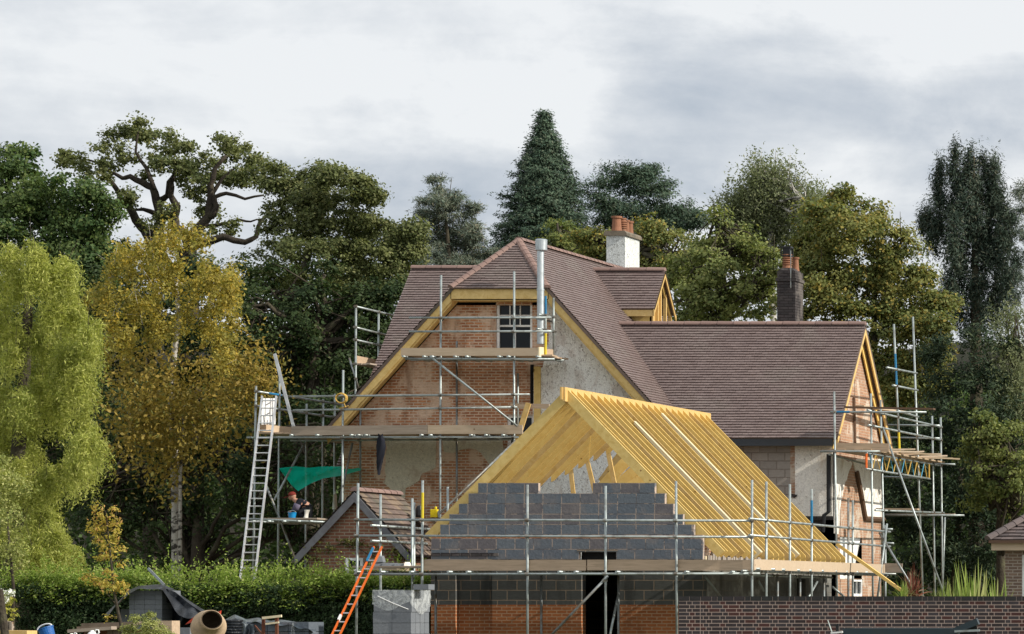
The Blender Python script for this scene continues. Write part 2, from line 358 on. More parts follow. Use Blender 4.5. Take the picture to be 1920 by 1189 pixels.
M['cap'] = flat_noise('red_cap', (.16, .018, .012), rough=.8)
M['sack'] = flat_noise('white_sack', (.6, .6, .56), (.4, .4, .36), rough=.7)
M['concrete_crust'] = flat_noise('mixer_crust', (.46, .34, .22), (.32, .24, .17), rough=.95, fine=18, fa=.3)
M['drum_in'] = flat_noise('drum_inside', (.10, .075, .05), (.04, .03, .02), rough=.95)
M['tarp'] = flat_noise('black_polythene', (.010, .013, .018), (.018, .022, .028), rough=.42, spec=.35, fine=5, fa=.1, bump=1.0, bd=.05)
M['tarp_grey'] = flat_noise('grey_polythene', (.04, .055, .07), (.14, .17, .19), rough=.3, spec=.6, fine=3, fa=.1, bump=.5, bd=.05)
M['pallet'] = wood_mat('old_pallet_wood', (.19, .15, .115), (.12, .095, .07), knots=False)
M['teal'] = flat_noise('dark_teal_paint', (.012, .028, .038), (.02, .03, .035), rough=.35, spec=.5)
def film_mat():
    t = MT('clear_shrink_wrap'); g = t.noise(5, 4, .6, dist=1.5)
    b = t.n('ShaderNodeBsdfPrincipled'); b.inputs['Base Color'].default_value = (.85, .9, .9, 1); b.inputs['Roughness'].default_value = .3
    bp = t.n('ShaderNodeBump'); bp.inputs['Strength'].default_value = .6; bp.inputs['Distance'].default_value = .04; t.l(g, bp.inputs['Height']); t.l(bp.outputs[0], b.inputs['Normal'])
    tr = t.n('ShaderNodeBsdfTransparent'); ms = t.n('ShaderNodeMixShader'); t.l(t.mr(g, .35, .65, .12, .42), ms.inputs[0])
    t.l(tr.outputs[0], ms.inputs[1]); t.l(b.outputs[0], ms.inputs[2]); t.l(ms.outputs[0], t.o.inputs[0]); return t.m
M['film'] = film_mat()
def net_mat():
    t = MT('green_debris_net'); b = t.n('ShaderNodeBsdfPrincipled'); b.inputs['Base Color'].default_value = (.0, .80, .62, 1); b.inputs['Roughness'].default_value = .6
    tl = t.n('ShaderNodeBsdfTranslucent'); tl.inputs[0].default_value = (.0, .85, .66, 1)
    m1 = t.n('ShaderNodeMixShader'); m1.inputs[0].default_value = .5; t.l(b.outputs[0], m1.inputs[1]); t.l(tl.outputs[0], m1.inputs[2])
    tr = t.n('ShaderNodeBsdfTransparent'); m2 = t.n('ShaderNodeMixShader'); m2.inputs[0].default_value = .82; t.l(tr.outputs[0], m2.inputs[1]); t.l(m1.outputs[0], m2.inputs[2]); t.l(m2.outputs[0], t.o.inputs[0]); return t.m
M['net'] = net_mat()
def glass_mat():
    t = MT('window_glass'); return t.fin((.010, .014, .018), .22, spec=.22)
M['glass'] = glass_mat()
# ================================================================ ground
MB().add([(-700,-60,0),(700,-60,0),(700,900,0),(-700,900,0)], [(0,1,2,3)]).build('ground', M['grass'], kind='structure')
hb = MB()
def hillf(u, v):
    x = -75 + u*150; y = 141 + v*70
    s = min(1, max(0, v*1.9)); s = s*s*(3-2*s)
    return (x, y, -.3 + s*(14.5 + 1.3*math.sin(x*.11) + 1.1*math.sin(x*.31+y*.2)))
hb.grid(hillf, 60, 24).build('added_backdrop_hill', M['dark_backing'], kind='structure', smooth=True)  # invented slope, added so sky gaps between the trees turn dark

# ================================================================ roofs
def in_poly(u, v, poly):
    c = False; n = len(poly)
    for i in range(n):
        x1, y1 = poly[i]; x2, y2 = poly[(i+1) % n]
        if (y1 > v) != (y2 > v) and u < (x2-x1)*(v-y1)/(y2-y1)+x1: c = not c
    return c
def tile_slope(mb, O, U, S, W, Ls, clip=None, g=.1, tw=.165, lift=.036, cut=None):
    O, U, S = Vector(O), Vector(U).normalized(), Vector(S).normalized(); n = U.cross(S)
    if n.z < 0: n = -n
    for j in range(int(Ls/g)+1):
        v0 = j*g; v1 = min(v0+g, Ls)
        if v1-v0 < .02: continue
        i0 = -.5*tw if j % 2 else 0.0; k = 0
        while i0 + k*tw < W:
            a = max(0, i0+k*tw+.002); b = min(W, i0+(k+1)*tw-.002); k += 1
            if b-a < .02: continue
            if clip and not in_poly((a+b)/2, (v0+v1)/2, clip): continue
            h = lift + random.uniform(-.003, .005); dv = random.uniform(-.006, .003); h2 = h + random.uniform(-.003,.003)
            p = O + U*a + S*(v0+dv); q = O + U*b + S*(v0+dv)
            mb.add([p + n*h, q + n*h2, O+U*b+S*(v1+.006) + n*.006, O+U*a+S*(v1+.006) + n*.006, p, q], [(0,1,2,3),(4,5,1,0)])
    return mb
def half_round(mb, p, q, r=.115, seg=.32):
    p, q = Vector(p), Vector(q); d = (q-p); Ln = d.length; d.normalize(); a = d.cross(Vector((0,0,1))).normalized(); u = a.cross(d).normalized()
    m = max(1, round(Ln/seg)); s = Ln/m
    for i in range(m):
        r0 = r+random.uniform(0,.004); r1 = r*.93; c0 = p+d*(i*s+.004); c1 = p+d*((i+1)*s-.002); nn = 7; vs = []
        for c, rr in ((c0, r0), (c1, r1)):
            for k in range(nn): t = math.pi*k/(nn-1); vs.append(c + a*math.cos(t)*rr + u*(math.sin(t)*rr*.85-.03))
        mb.add(vs, [(k, k+1, nn+k+1, nn+k) for k in range(nn-1)] + [tuple(range(nn)), tuple(reversed(range(nn, 2*nn)))])
    return mb
def shingle_underlay(pts, n, th, name, parent, mat=None):
    n = Vector(n).normalized(); return MB().prism([Vector(p) - n*.004 for p in pts], -n*th).build(name, mat or M['felt'], parent)

# ================================================================ THE HOUSE
HY = 97.0; T = 1.11
RX, RZ = .08, 11.28                       # main ridge
house = thing('house', 'large old brick and pebbledash house being renovated, with new brown tiled roofs and white chimney', 'house', (0, 101, 0))
ln = math.sqrt(1+T*T)
def mz(x): return RZ - T*abs(x-RX)
# gable wall with window hole
wx0, wx1, wz0, wz1 = X_(930,HY), X_(998,HY), Z_(668,HY), Z_(566,HY)
gx0, gx1 = X_(645,HY), 5.3
zt = mz(-1.25)-.30
outl = [(gx0,HY,-.3),(gx1,HY,-.3),(gx1,HY,mz(gx1)-.32),(1.35,HY,zt),(-1.25,HY,zt),(gx0,HY,mz(gx0)-.32)]
w2 = (X_(950,HY), X_(1000,HY), Z_(900,HY), Z_(778,HY))
def rect(y, x0, x1, z0, z1): return [(x0,y,z0),(x1,y,z0),(x1,y,z1),(x0,y,z1)]
MB().prism(outl, (0,.3,0), [rect(HY,wx0,wx1,wz0,wz1), rect(HY,*w2)]).build('brick_gable_wall', M['brick_house'], house)
MB().box((gx0,HY+.3,-.3),(gx0+.3,106,6.2)).build('side_wall', M['brick_house'], house)
MB().box((gx1-.3,HY+.3,-.3),(gx1,103.6,5)).build('side_wall', M['brick_house'], house)
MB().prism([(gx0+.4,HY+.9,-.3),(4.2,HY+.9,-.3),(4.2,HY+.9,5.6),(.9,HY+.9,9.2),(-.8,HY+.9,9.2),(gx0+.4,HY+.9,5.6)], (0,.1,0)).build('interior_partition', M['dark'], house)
# rough patches of old render: irregular outlines, real thickness
def jag(pts, amp=.05, step=.16, seed=1, fixed=()):
    r = random.Random(seed); o = []
    for i in range(len(pts)):
        a, b = Vector(pts[i]), Vector(pts[(i+1) % len(pts)]); m = 1 if i in fixed else max(1, int((b-a).length/step)); nrm = Vector((-(b-a).z, 0, (b-a).x)).normalized() if abs((b-a).y) < 1e-6 else Vector((0, (b-a).z, -(b-a).y)).normalized()
        for k in range(m): o.append(a + (b-a)*(k/m) + (nrm*r.uniform(-amp, amp) if k or i not in fixed else Vector()))
    return o
def patch(px, name, mat, Y=HY, th=.022, seed=1, amp=.05, label=None, parent=house, fixed=()):
    pts = [P(x, y, Y-.0) for x, y in px]; pts = [Vector((p.x, Y-th, p.z)) for p in pts]
    return MB().prism(jag(pts, amp, seed=seed, fixed=fixed), (0, th-.002, 0)).build(name, mat, parent, label)
patch([(724,815),(818,815),(818,878),(792,888),(786,900),(764,916),(762,936),(752,950),(738,924),(724,906)], 'render_patch', M['render'], seed=3, fixed=(0,1))
patch([(828,815),(945,815),(946,846),(936,884),(918,868),(905,850),(880,840),(862,846),(850,852),(830,848)], 'render_patch', M['render'], seed=4, fixed=(0,))
patch([(1019,560),(1060,600),(1110,655),(1170,716),(1228,778),(1228,1100),(1000,1100),(1000,700),(1016,688),(1020,664),(1028,640),(1036,614),(1030,596)], 'pebbledash_patch', M['pebble'], seed=5, th=.03, fixed=(4,5,6), amp=.04)
patch([(782,628),(790,612),(806,592),(812,592),(800,612),(788,640),(776,648)], 'mortar_fillet', M['white_render'], seed=6, amp=.02, th=.03)
# timber post and dark slot, window boards
MB().box((X_(1003,HY),HY-.09,Z_(800,HY)),(X_(1015,HY),HY-.035,Z_(688,HY))).build('timber_post', M['green_pine'], house)
MB().box((X_(995,HY),HY-.03,Z_(760,HY)),(X_(1001,HY),HY-.004,Z_(684,HY))).build('slot_shade_strip', M['dark'], house)  # black strip on the wall face, painted for the shade in a slot
MB().box((X_(924,HY),HY-.04,Z_(566,HY)),(X_(1003,HY),HY-.003,Z_(559,HY))).build('lintel_course', M['stone'], house)
MB().prism(jag([(X_(974,HY),HY-.05,Z_(566,HY)),(X_(997,HY),HY-.05,Z_(566,HY)),(X_(996,HY),HY-.05,Z_(560.5,HY)),(X_(974,HY),HY-.05,Z_(561,HY))],.015,.1),(0,.01,0)).build('torn_flashing', M['whiteplas'], house)
# sash windows
def sash(parent, x0, x1, z0, z1, Y, cols, rows, split, lower=True, lab=None):
    fr = MB(); f = .07
    fr.box((x0,Y,z0),(x0+f,Y+.08,z1)).box((x1-f,Y,z0),(x1,Y+.08,z1)).box((x0+f,Y,z1-f),(x1-f,Y+.08,z1)).box((x0+f,Y,z0),(x1-f,Y+.08,z0+f))
    w = fr.build('window', M['white'], parent, lab)
    zs = z0 + (z1-z0)*split; b = MB()
    b.box((x0+f,Y+.015,zs-.025),(x1-f,Y+.07,zs+.025))
    for i in range(1, cols): xx = x0+f+(x1-x0-2*f)*i/cols; b.box((xx-.013,Y+.02,zs+.025),(xx+.013,Y+.05,z1-f))
    for j in range(1, rows): zz = zs+(z1-f-zs)*j/rows; b.box((x0+f,Y+.022,zz-.013),(x1-f,Y+.048,zz+.013))
    xm = (x0+x1)/2; b.box((xm-.014,Y+.03,z0+f),(xm+.014,Y+.06,zs-.025))
    b.build('glazing_bar', M['white'], w)
    MB().box((x0+f,Y+.052,z0+f),(x1-f,Y+.056,z1-f)).build('pane', M['glass'], w)
    return w
sash(house, wx0, wx1, wz0, wz1, HY+.05, 3, 2, .56)
sash(house, *w2, HY+.08, 2, 2, .5)
# hip + main slopes
hyF = HY-.6; zh = 9.92; hx0, hx1 = -1.16, 1.30
apex = Vector((RX, 97.8, RZ))
yb = 111.0; zE = 5.55
rf = MB()
Ls = (RZ-zE)/T*ln; Wm = yb-hyF
S_r = Vector((-1,0,T)).normalized(); S_l = Vector((1,0,T)).normalized()
vh = Ls - (RZ-zh)/T*ln
clipR = [(0,0),(103.9-hyF,0),(107.8-hyF,Ls),(apex.y-hyF,Ls),(0,vh)]
xe = RX+(RZ-zE)/T
tile_slope(rf, (xe,hyF,zE), (0,1,0), S_r, Wm, Ls, clipR)
mr_ = rf.build('main_roof', M['tile'], house)
nr = Vector((T,0,1)).normalized(); nl = Vector((-T,0,1)).normalized()
rp = [(xe,hyF,zE),(xe,103.9,zE),(RX,107.8,RZ),tuple(apex),(hx1,hyF,zh)]
shingle_underlay(rp, nr, .07, 'roof_deck', mr_, M['tile_old'])
zl = 6.30; xl = RX-(RZ-zl)/T
lp = [(xl,hyF,zl),(xl,yb,zl),(RX,107.8,RZ),tuple(apex),(hx0,hyF,zh)]
lf = MB(); tile_slope(lf, (xl,hyF,zl), (0,1,0), S_l, Wm, (RZ-zl)/T*ln, [(0,0),(Wm,0),(107.8-hyF,(RZ-zl)/T*ln),(apex.y-hyF,(RZ-zl)/T*ln),(0,(zh-zl)/T*ln)], g=.2, tw=.33)
lr_ = lf.build('main_roof', M['tile'], house); shingle_underlay(lp, nl, .07, 'roof_deck', lr_, M['tile_old'])
# hip face
hp = MB(); Sh = (Vector((RX,97.8,RZ))-Vector((RX,hyF,zh))); LH = Sh.length
tile_slope(hp, (hx0-.05,hyF-.06,zh-.04), (1,0,0), Sh, hx1-hx0+.1, LH+.05, [(0,0),(hx1-hx0+.1,0),(RX-hx0+.05,LH+.05)])
h_ = hp.build('hip_roof', M['tile'], house)
shingle_underlay([(hx0,hyF,zh),(hx1,hyF,zh),tuple(apex)], (0,-1,1), .06, 'roof_deck', h_)
rd = MB(); half_round(rd, apex+Vector((0,0,.02)), (RX,107.8,RZ+.02)); half_round(rd, (hx0-.02,hyF-.05,zh), apex, seg=.2); half_round(rd, (hx1+.02,hyF-.05,zh), apex, seg=.2)
rd.build('ridge_tiles', M['ridge'], mr_)
# bargeboards of main gable
def barge(sgn, xa, za, xb, zb, Yf, name='bargeboard', d=.31, mat='barge'):
    o = MB().prism([(xa,Yf,za),(xb,Yf,zb),(xb,Yf,zb-d),(xa,Yf,za-d*1.05)], (0,.03,0)).build(name, M[mat], house)
    MB().prism([(xa,Yf+.031,za-d*.55),(xb,Yf+.031,zb-d*.55),(xb,Yf+.031,zb-d*1.28),(xa,Yf+.031,za-d*1.28)], (0,.035,0)).build('barge_board_backing', M[mat], o)
barge(-1, hx0-.02, zh-.03, xl+.02, zl-.03, hyF+.02)
barge(1, hx1+.02, zh-.03, xe-.05, zE-.03, hyF+.02)
MB().box((hx0-.04,hyF+.02,zh-.30),(hx1+.04,hyF+.05,zh-.05)).build('fascia_board', M['barge'], house)
MB().prism([(hx0,hyF+.08,zh-.34),(hx1,hyF+.08,zh-.34),(hx1,HY-.01,zh-.34),(hx0,HY-.01,zh-.34)], (0,0,.02)).build('soffit', M['barge'], house)
for xa, za, xb, zb in ((hx0,zh,xl,zl),(hx1,zh,xe,zE)):
    MB().prism([(xa,hyF+.07,za-.26),(xb,hyF+.07,zb-.26),(xb,HY-.01,zb-.26),(xa,HY-.01,za-.26)], (0,0,-.02)).build('soffit', M['barge'], house)
# left wing
LRY, LEZ = 105.8, 5.4; LX0 = -5.72; tl = 1.08; lL = math.sqrt(1+tl*tl)
run = (RZ-LEZ)/tl
lw = tile_slope(MB(), (LX0,LRY-run,LEZ), (1,0,0), (0,1,tl), 5.75, run*lL).build('left_wing_roof', M['tile'], house)
shingle_underlay([(LX0,LRY-run,LEZ),(.05,LRY-run,LEZ),(.05,LRY,RZ),(LX0,LRY,RZ)], (0,-tl,1), .08, 'roof_deck', lw, M['tile_old'])
shingle_underlay([(LX0,LRY+run,LEZ),(.05,LRY+run,LEZ),(.05,LRY,RZ),(LX0,LRY,RZ)], (0,tl,1), .08, 'roof_deck', lw, M['tile_old'])
half_round(MB(), (LX0,LRY,RZ+.02), (.0,LRY,RZ+.02), seg=.45).build('ridge_tiles', M['ridge'], lw)
MB().prism([(LX0+.25,LRY-run+.5,-.3),(LX0+.25,LRY+run-.5,-.3),(LX0+.25,LRY+run-.5,LEZ+.3),(LX0+.25,LRY,RZ-.35),(LX0+.25,LRY-run+.5,LEZ+.3)], (.3,0,0)).box((LX0+.56,LRY-run+.5,-.3),(gx0-.01,LRY-run+.8,LEZ+.2)).build('left_wing_wall', M['brick_house'], house)
# right wing
WRY, WRZ, WEY, WEZ = 100.4, 9.27, 97.4, 6.07; WX1 = 8.52; wt = (WRZ-WEZ)/(WRY-WEY); wl = math.sqrt(1+wt*wt)
WX0 = 1.5
rw = tile_slope(MB(), (WX0,WEY,WEZ), (1,0,0), (0,1,wt), WX1-WX0, (WRY-WEY)*wl).build('right_wing_roof', M['tile'], house)
shingle_underlay([(WX0,WEY,WEZ),(WX1,WEY,WEZ),(WX1,WRY,WRZ),(WX0,WRY,WRZ)], (0,-wt,1), .07, 'roof_deck', rw, M['tile_old'])
byE = WRY+3.0
shingle_underlay([(WX0,byE,WEZ),(WX1,byE,WEZ),(WX1,WRY,WRZ),(WX0,WRY,WRZ)], (0,wt,1), .07, 'roof_deck', rw, M['tile_old'])
half_round(MB(), (1.9,WRY,WRZ+.02), (WX1,WRY,WRZ+.02), seg=.44).build('ridge_tiles', M['ridge'], rw)
VX = 8.29   # gable wall plane
FY = 97.9
fw = [(4.3,FY,-.3),(VX,FY,-.3),(VX,FY,WEZ+.2),(4.3,FY,WEZ+.2)]
MB().prism(fw, (0,.3,0)).build('right_wing_front_wall', M['brick_dark'], house)
def fpatch(x0, x1, y0, y1, name, mat, th=.02, seed=2, amp=.03, fixed=(0,2), px=None):
    pts = px or [(x0,y1),(x1,y1),(x1,y0),(x0,y0)]
    q = [Vector((X_(x,FY), FY-th, Z_(y,FY))) for x, y in pts]
    return MB().prism(jag(q, amp, seed=seed, fixed=fixed), (0,th-.001,0)).build(name, mat, house)
MB().box((4.6,FY-.012,Z_(960,FY)),(X_(1482,FY),FY-.001,WEZ+.1)).build('pale_blockwork', M['block_pale'], house)
MB().box((X_(1482,FY)+.002,FY-.02,Z_(934,FY)),(X_(1491,FY),FY-.001,WEZ+.1)).build('toothed_brickwork', M['brick_side'], house)
fpatch(0,0,0,0,'white_render_panel',M['white_render'],th=.035,seed=8,px=[(1491,826),(1491,936),(1484,930),(1472,948),(1472,966),(1500,968),(1561.5,968),(1561.5,826)],fixed=(0,5,6,7),amp=.02)
fpatch(0,0,0,0,'broken_sill',M['brick_dark'],th=.07,seed=9,px=[(1483,926),(1496,928),(1494,932),(1483,933)],amp=.01)
MB().box((4.6,WEY+.0,WEZ-.20),(WX1-.12,WEY+.12,WEZ-.02)).build('gutter', M['gutter'], house)
MB().box((4.6,WEY+.13,WEZ-.14),(WX1-.12,FY,WEZ-.10)).build('soffit', M['gutter'], house)
MB().box((4.6,FY-.05,Z_(975,FY)),(VX+.02,FY-.002,Z_(969,FY))).build('string_course', M['brick_dark'], house)
MB().tube([(X_(1556,FY),FY-.12,Z_(852,FY)),(X_(1556,FY),FY-.12,Z_(960,FY)),(X_(1548,FY),FY-.14,Z_(966,FY)),(X_(1545,FY),FY-.12,Z_(998,FY))], .055, 10).build('downpipe', M['black'], house)
# right gable wall, facing +X
VYb = 102.95
def VP_(x, y):   # point on the side wall from the photo
    Y = (CX-VX)*F/(PX-x); return (Y, EYE+(PY-y)/F*Y)
g1 = [(VX,FY,-.3),(VX,VYb,-.3),(VX,VYb,6.35),(VX,WRY,WRZ-.35),(VX,FY,6.25)]
def vrect(x0, x1, y0, y1):
    a, b = VP_(x0, y1), VP_(x1, y0); return [(VX,a[0],a[1]),(VX,b[0],a[1]),(VX,b[0],b[1]),(VX,a[0],b[1])]
door_r, win_r = vrect(1573,1617,1000,1140), None
MB().prism(g1, (-.3,0,0), [vrect(1575,1616,1009,1085), vrect(1600,1618,1086,1118)]).build('gable_side_wall', M['brick_side'], house)
def vpatch(px, name, mat, th=.03, seed=3, amp=.03, fixed=()):
    q = []
    for x, y in px:
        Yz = VP_(x, y); q.append(Vector((VX+th, Yz[0], Yz[1])))
    return MB().prism(jag(q, amp, seed=seed, fixed=fixed), (-th+.001,0,0)).build(name, mat, house)
vpatch([(1563,855),(1596,868),(1583,905),(1573,950),(1571,1000),(1563,1000)], 'white_render_panel', M['white_render'], seed=11, fixed=(5,))
vpatch([(1598,862),(1652,862),(1653.5,975),(1620,975),(1612,930),(1604,890)], 'white_render_panel', M['white_render'], seed=12, fixed=(1,))
hx = MB()
a = [VP_(1603,885), VP_(1611,925), VP_(1619,972), VP_(1653,974)]
hx.tube([(VX+.05,q[0],q[1]) for q in a], .07, 6); hx.build('decayed_timber_trim', M['board_dark'], house)
a = vrect(1575,1616,1009,1085); ya, yb2, za, zb = a[0][1], a[1][1], a[0][2], a[2][2]
MB().box((VX-.10,ya,za),(VX-.04,yb2,zb)).build('door', M['white'], house)
a = vrect(1600,1618,1086,1118); ya, yb2, za, zb = a[0][1], a[1][1], a[0][2], a[2][2]
wn = MB().box((VX-.09,ya,za),(VX-.02,ya+.07,zb)).box((VX-.09,yb2-.07,za),(VX-.02,yb2,zb)).box((VX-.09,ya+.07,za),(VX-.02,yb2-.07,za+.07)).box((VX-.09,ya+.07,zb-.07),(VX-.02,yb2-.07,zb)).box((VX-.08,(ya+yb2)/2-.015,za+.07),(VX-.03,(ya+yb2)/2+.015,zb-.07)).build('window', M['white'], house)
MB().box((VX-.07,ya+.07,za+.07),(VX-.065,yb2-.07,zb-.07)).build('pane', M['glass'], wn)
MB().box((4.9,VYb-.3,-.3),(VX-.31,VYb,5)).build('rear_wall', M['brick_side'], house)
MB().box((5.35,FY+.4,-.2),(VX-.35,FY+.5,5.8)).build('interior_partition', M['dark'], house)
# verge boards of the right wing
def vbarge(X, y0, z0, y1, z1, d=.24, mat='pine_fresh', nm='verge_board', th=.035):
    return MB().prism([(X,y0,z0),(X,y1,z1),(X,y1,z1-d),(X,y0,z0-d)], (-th,0,0)).build(nm, M[mat], house)
vbarge(WX1-.005, WEY+.02, WEZ-.05, WRY, WRZ-.04)
vbarge(WX1-.005, byE-.02, WEZ-.05, WRY, WRZ-.04)
vbarge(WX1-.14, WEY+.2, WEZ-.02, WRY, WRZ-.16, d=.30, mat='pine', nm='soffit_board')
vbarge(WX1-.14, byE-.2, WEZ-.02, WRY, WRZ-.16, d=.30, mat='pine', nm='soffit_board')
MB().tube([(VX+.05,VP_(1598,745)[0],VP_(1598,745)[1]),(VX+.05,VP_(1600,838)[0],VP_(1600,838)[1])], .035, 6).build('rusty_pipe', M['board_dark'], house)
# dormer
dRY, dRZ, dEZ, dX = 103.0, 10.96, 9.82, 2.33; dt = 1.14; dl = math.sqrt(1+dt*dt)
dr = dRZ-dEZ; drun = dr/dt
dm = tile_slope(MB(), (.9,dRY-drun,dEZ), (1,0,0), (0,1,dt), dX-.9, drun*dl).build('dormer_roof', M['tile'], house)
tile_slope(MB(), (.3,dRY-drun,dEZ), (1,0,0), (0,1,dt), .6, drun*dl, [(0,drun*dl),(.6,0),(.6,drun*dl)]).build('roof_infill', M['tile'], dm)
for s in (-1, 1):
    shingle_underlay([(.3,dRY,dRZ),(dX,dRY,dRZ),(dX,dRY+s*drun,dEZ),(1.2,dRY+s*drun,dEZ)], (0,s*dt,1), .06, 'roof_deck', dm, M['tile_old'])
half_round(MB(), (.35,dRY,dRZ+.02), (dX,dRY,dRZ+.02), seg=.44).build('ridge_tiles', M['ridge'], dm)
MB().box((1.12,dRY-drun+.02,dEZ-.20),(dX-.05,dRY-drun+.05,dEZ-.03)).build('fascia_board', M['barge'], dm)
MB().prism([(1.35,dRY-drun+.22,9.9),(dX-.14,dRY-drun+.22,9.9),(dX-.14,dRY-drun+.22,8.6),(2.2,dRY-drun+.22,8.8)], (0,.06,0)).build('cheek', M['green_pine'], dm)
st = MB(); gxx = dX-.14; y0_, y1_ = dRY-drun+.22, dRY+drun-.1
for q in (.0, .27, .43, .72, 1.0):
    yy = y0_+(y1_-y0_-.06)*q; st.box((gxx-.05,yy,8.8),(gxx+.045,yy+.055,dRZ-.2-abs(yy-dRY)*dt))
st.build('stud', M['pine_fresh'], dm)
MB().prism([(gxx-.06,y0_+.05,8.8),(gxx-.06,dRY-.05,8.8),(gxx-.06,dRY-.05,dRZ-.28),(gxx-.06,y0_+.05,dEZ-.04)], (.02,0,0)).build('sheathing_board', M['pine_fresh'], dm)
for s in (-1, 1):
    MB().prism([(dX,dRY,dRZ-.03),(dX,dRY+s*drun,dEZ-.03),(dX,dRY+s*drun,dEZ-.2),(dX,dRY,dRZ-.2)], (-.03,0,0)).build('verge_board', M['pine_fresh'], dm)
    MB().prism([(dX-.12,dRY,dRZ-.1),(dX-.12,dRY+s*drun*.96,dEZ-.06),(dX-.12,dRY+s*drun*.96,dEZ-.22),(dX-.12,dRY,dRZ-.3)], (-.05,0,0)).build('rafter', M['pine'], dm)
# white chimney
cy0, cy1 = 106.2, 107.5; ca, cb = X_(1137,cy0), X_(1172,cy0)
ch = MB().box((ca,cy0,9.2),(cb,cy1,Z_(442,cy0))).build('chimney', M['chim_white'], house)
MB().box((ca-.06,cy0-.06,Z_(442,cy0)),(cb+.06,cy1+.06,Z_(437,cy0))).prism([(ca-.06,cy0-.06,Z_(437,cy0)),(cb+.06,cy0-.06,Z_(437,cy0)),(cb+.0,cy0-.06,Z_(433,cy0)),(ca+.0,cy0-.06,Z_(433,cy0))],(0,cy1-cy0+.12,0)).build('capping_slab', M['stone'], ch)
cm = (ca+cb)/2; zt_ = Z_(433,cy0)
def pot(x, y, z, r, h, ribs, parent, mat='terracotta'):
    pr = [(r*1.05,0),(r*.98,h*.08),(r*.85,h*.3)]
    if ribs:
        for k in range(4): q = h*(.3+.14*k); pr += [(r*.8,q),(r*1.05,q+h*.03),(r*1.05,q+h*.07),(r*.8,q+h*.1)]
        pr += [(r*.8,h*.9),(r*.95,h*.92),(r*.95,h),(r*.75,h),(r*.7,h*.8)]
    else: pr += [(r*.76,h*.8),(r*.78,h*.86),(r*.98,h*.88),(r*1.0,h),(r*.8,h),(r*.72,h*.8)]
    return MB().lathe((x,y,z), pr, 18).build('chimney_pot', M[mat], parent, smooth=False)
pot(cm-.02, cy0+.15, zt_-.03, .155, .46, False, ch)
pot(cm+.04, cy0+.48, zt_-.03, .12, .44, True, ch); pot(cm+.04, cy0+.80, zt_-.03, .11, .42, False, ch); pot(cm+.05, cy0+1.12, zt_-.03, .11, .42, False, ch)
# sooty brick chimney
ky0, ky1 = 101.3, 102.1; ka, kb = X_(1457,ky0), X_(1491,ky0)
kc = MB().box((ka,ky0,8.4),(kb,ky1,Z_(508,ky0))).build('chimney', M['brick_dark'], house, 'soot blackened brick chimney')
MB().box((ka-.03,ky0-.03,Z_(527,ky0)),(kb+.03,ky1+.03,Z_(521,ky0))).prism([(ka+.02,ky0,Z_(508,ky0)),(kb-.02,ky0,Z_(508,ky0)),(kb-.1,ky0+.05,Z_(502,ky0)),(ka+.1,ky0+.05,Z_(502,ky0))],(0,.7,0)).build('oversailing_course', M['brick_dark'], kc)
pt = pot((ka+kb)/2-.02, ky0+.18, Z_(505,ky0), .135, .42, True, kc); pot((ka+kb)/2+.1, ky0+.58, Z_(505,ky0), .10, .38, False, kc)
cw = MB(); cx_ = (ka+kb)/2-.03; zc = Z_(480,ky0)
cw.box((cx_-.14,ky0+.05,zc),(cx_+.14,ky0+.31,zc+.03)).box((cx_-.14,ky0+.05,zc+.23),(cx_+.14,ky0+.31,zc+.27))
for i in (-1,1):
    for j in (0,1): cw.box((cx_+i*.125-.015,ky0+.06+j*.22,zc+.03),(cx_+i*.125+.015,ky0+.09+j*.22,zc+.23))
cw.box((cx_-.09,ky0+.09,zc+.03),(cx_+.09,ky0+.27,zc+.23)).build('cowl', M['black'], kc)
MB().tube([((ka+kb)/2+.13,ky0-.02,Z_(540,ky0)),((ka+kb)/2+.13,ky0-.02,Z_(470,ky0))], .012, 6).build('aerial_rod', M['steel_d'], kc)
# flue
fy = 96.15; fx = X_(1013.5,fy)
fl = MB().lathe((fx,fy,0), [(.09,Z_(645,fy)),(.09,Z_(545,fy)),(.098,Z_(545,fy)),(.098,Z_(542,fy)),(.085,Z_(542,fy)),(.085,Z_(470,fy)),(.06,Z_(470,fy))], 18).build('flue', M['flue'], house, smooth=False)
MB().lathe((fx+.02,fy,0), [(.10,Z_(471,fy)),(.145,Z_(469,fy)),(.15,Z_(450,fy)),(.12,Z_(448.5,fy)),(.02,Z_(448,fy))], 18).build('flue_cap', M['flue'], fl)
MB().lathe((fx,fy,0), [(.112,Z_(600,fy)),(.112,Z_(596,fy))], 18).box((fx-.02,fy+.1,Z_(600,fy)),(fx+.02,HY,Z_(597,fy))).build('flue_bracket', M['steel_d'], fl)

# ================================================================ THE GARAGE UNDER CONSTRUCTION
GY, GYb = 84.0, 95.0; GX0, GX1 = X_(808,GY), X_(1318,GY); GM = (GX0+GX1)/2
gar = thing('garage', 'half built block and brick garage with an open roof of new yellow rafters', 'garage', (GM, 89.5, 0))
zE2 = Z_(1049,GY); zB = Z_(1134,GY); bw, bh = .42, None
dr_hole = [X_(1090,GY), X_(1158,GY)]; rc = [X_(854,GY), X_(923,GY)]
def lowwall(z0, z1, name, mat, mat2):
    MB().box((GX0,GY,z0),(rc[0],GY+.3,z1)).box((rc[1],GY,z0),(dr_hole[0],GY+.3,z1)).box((dr_hole[1],GY,z0),(GX1,GY+.3,z1)).build(name, M[mat], gar)
    MB().box((rc[0]+.002,GY+.16,z0),(rc[1]-.002,GY+.29,z1)).build(mat2, M[mat], gar)
lowwall(-.3, zB, 'brick_wall', 'brick_garage', 'recessed_brick_panel')
lowwall(zB, zE2-.001, 'blockwork_wall', 'block_low', 'recessed_block_panel')
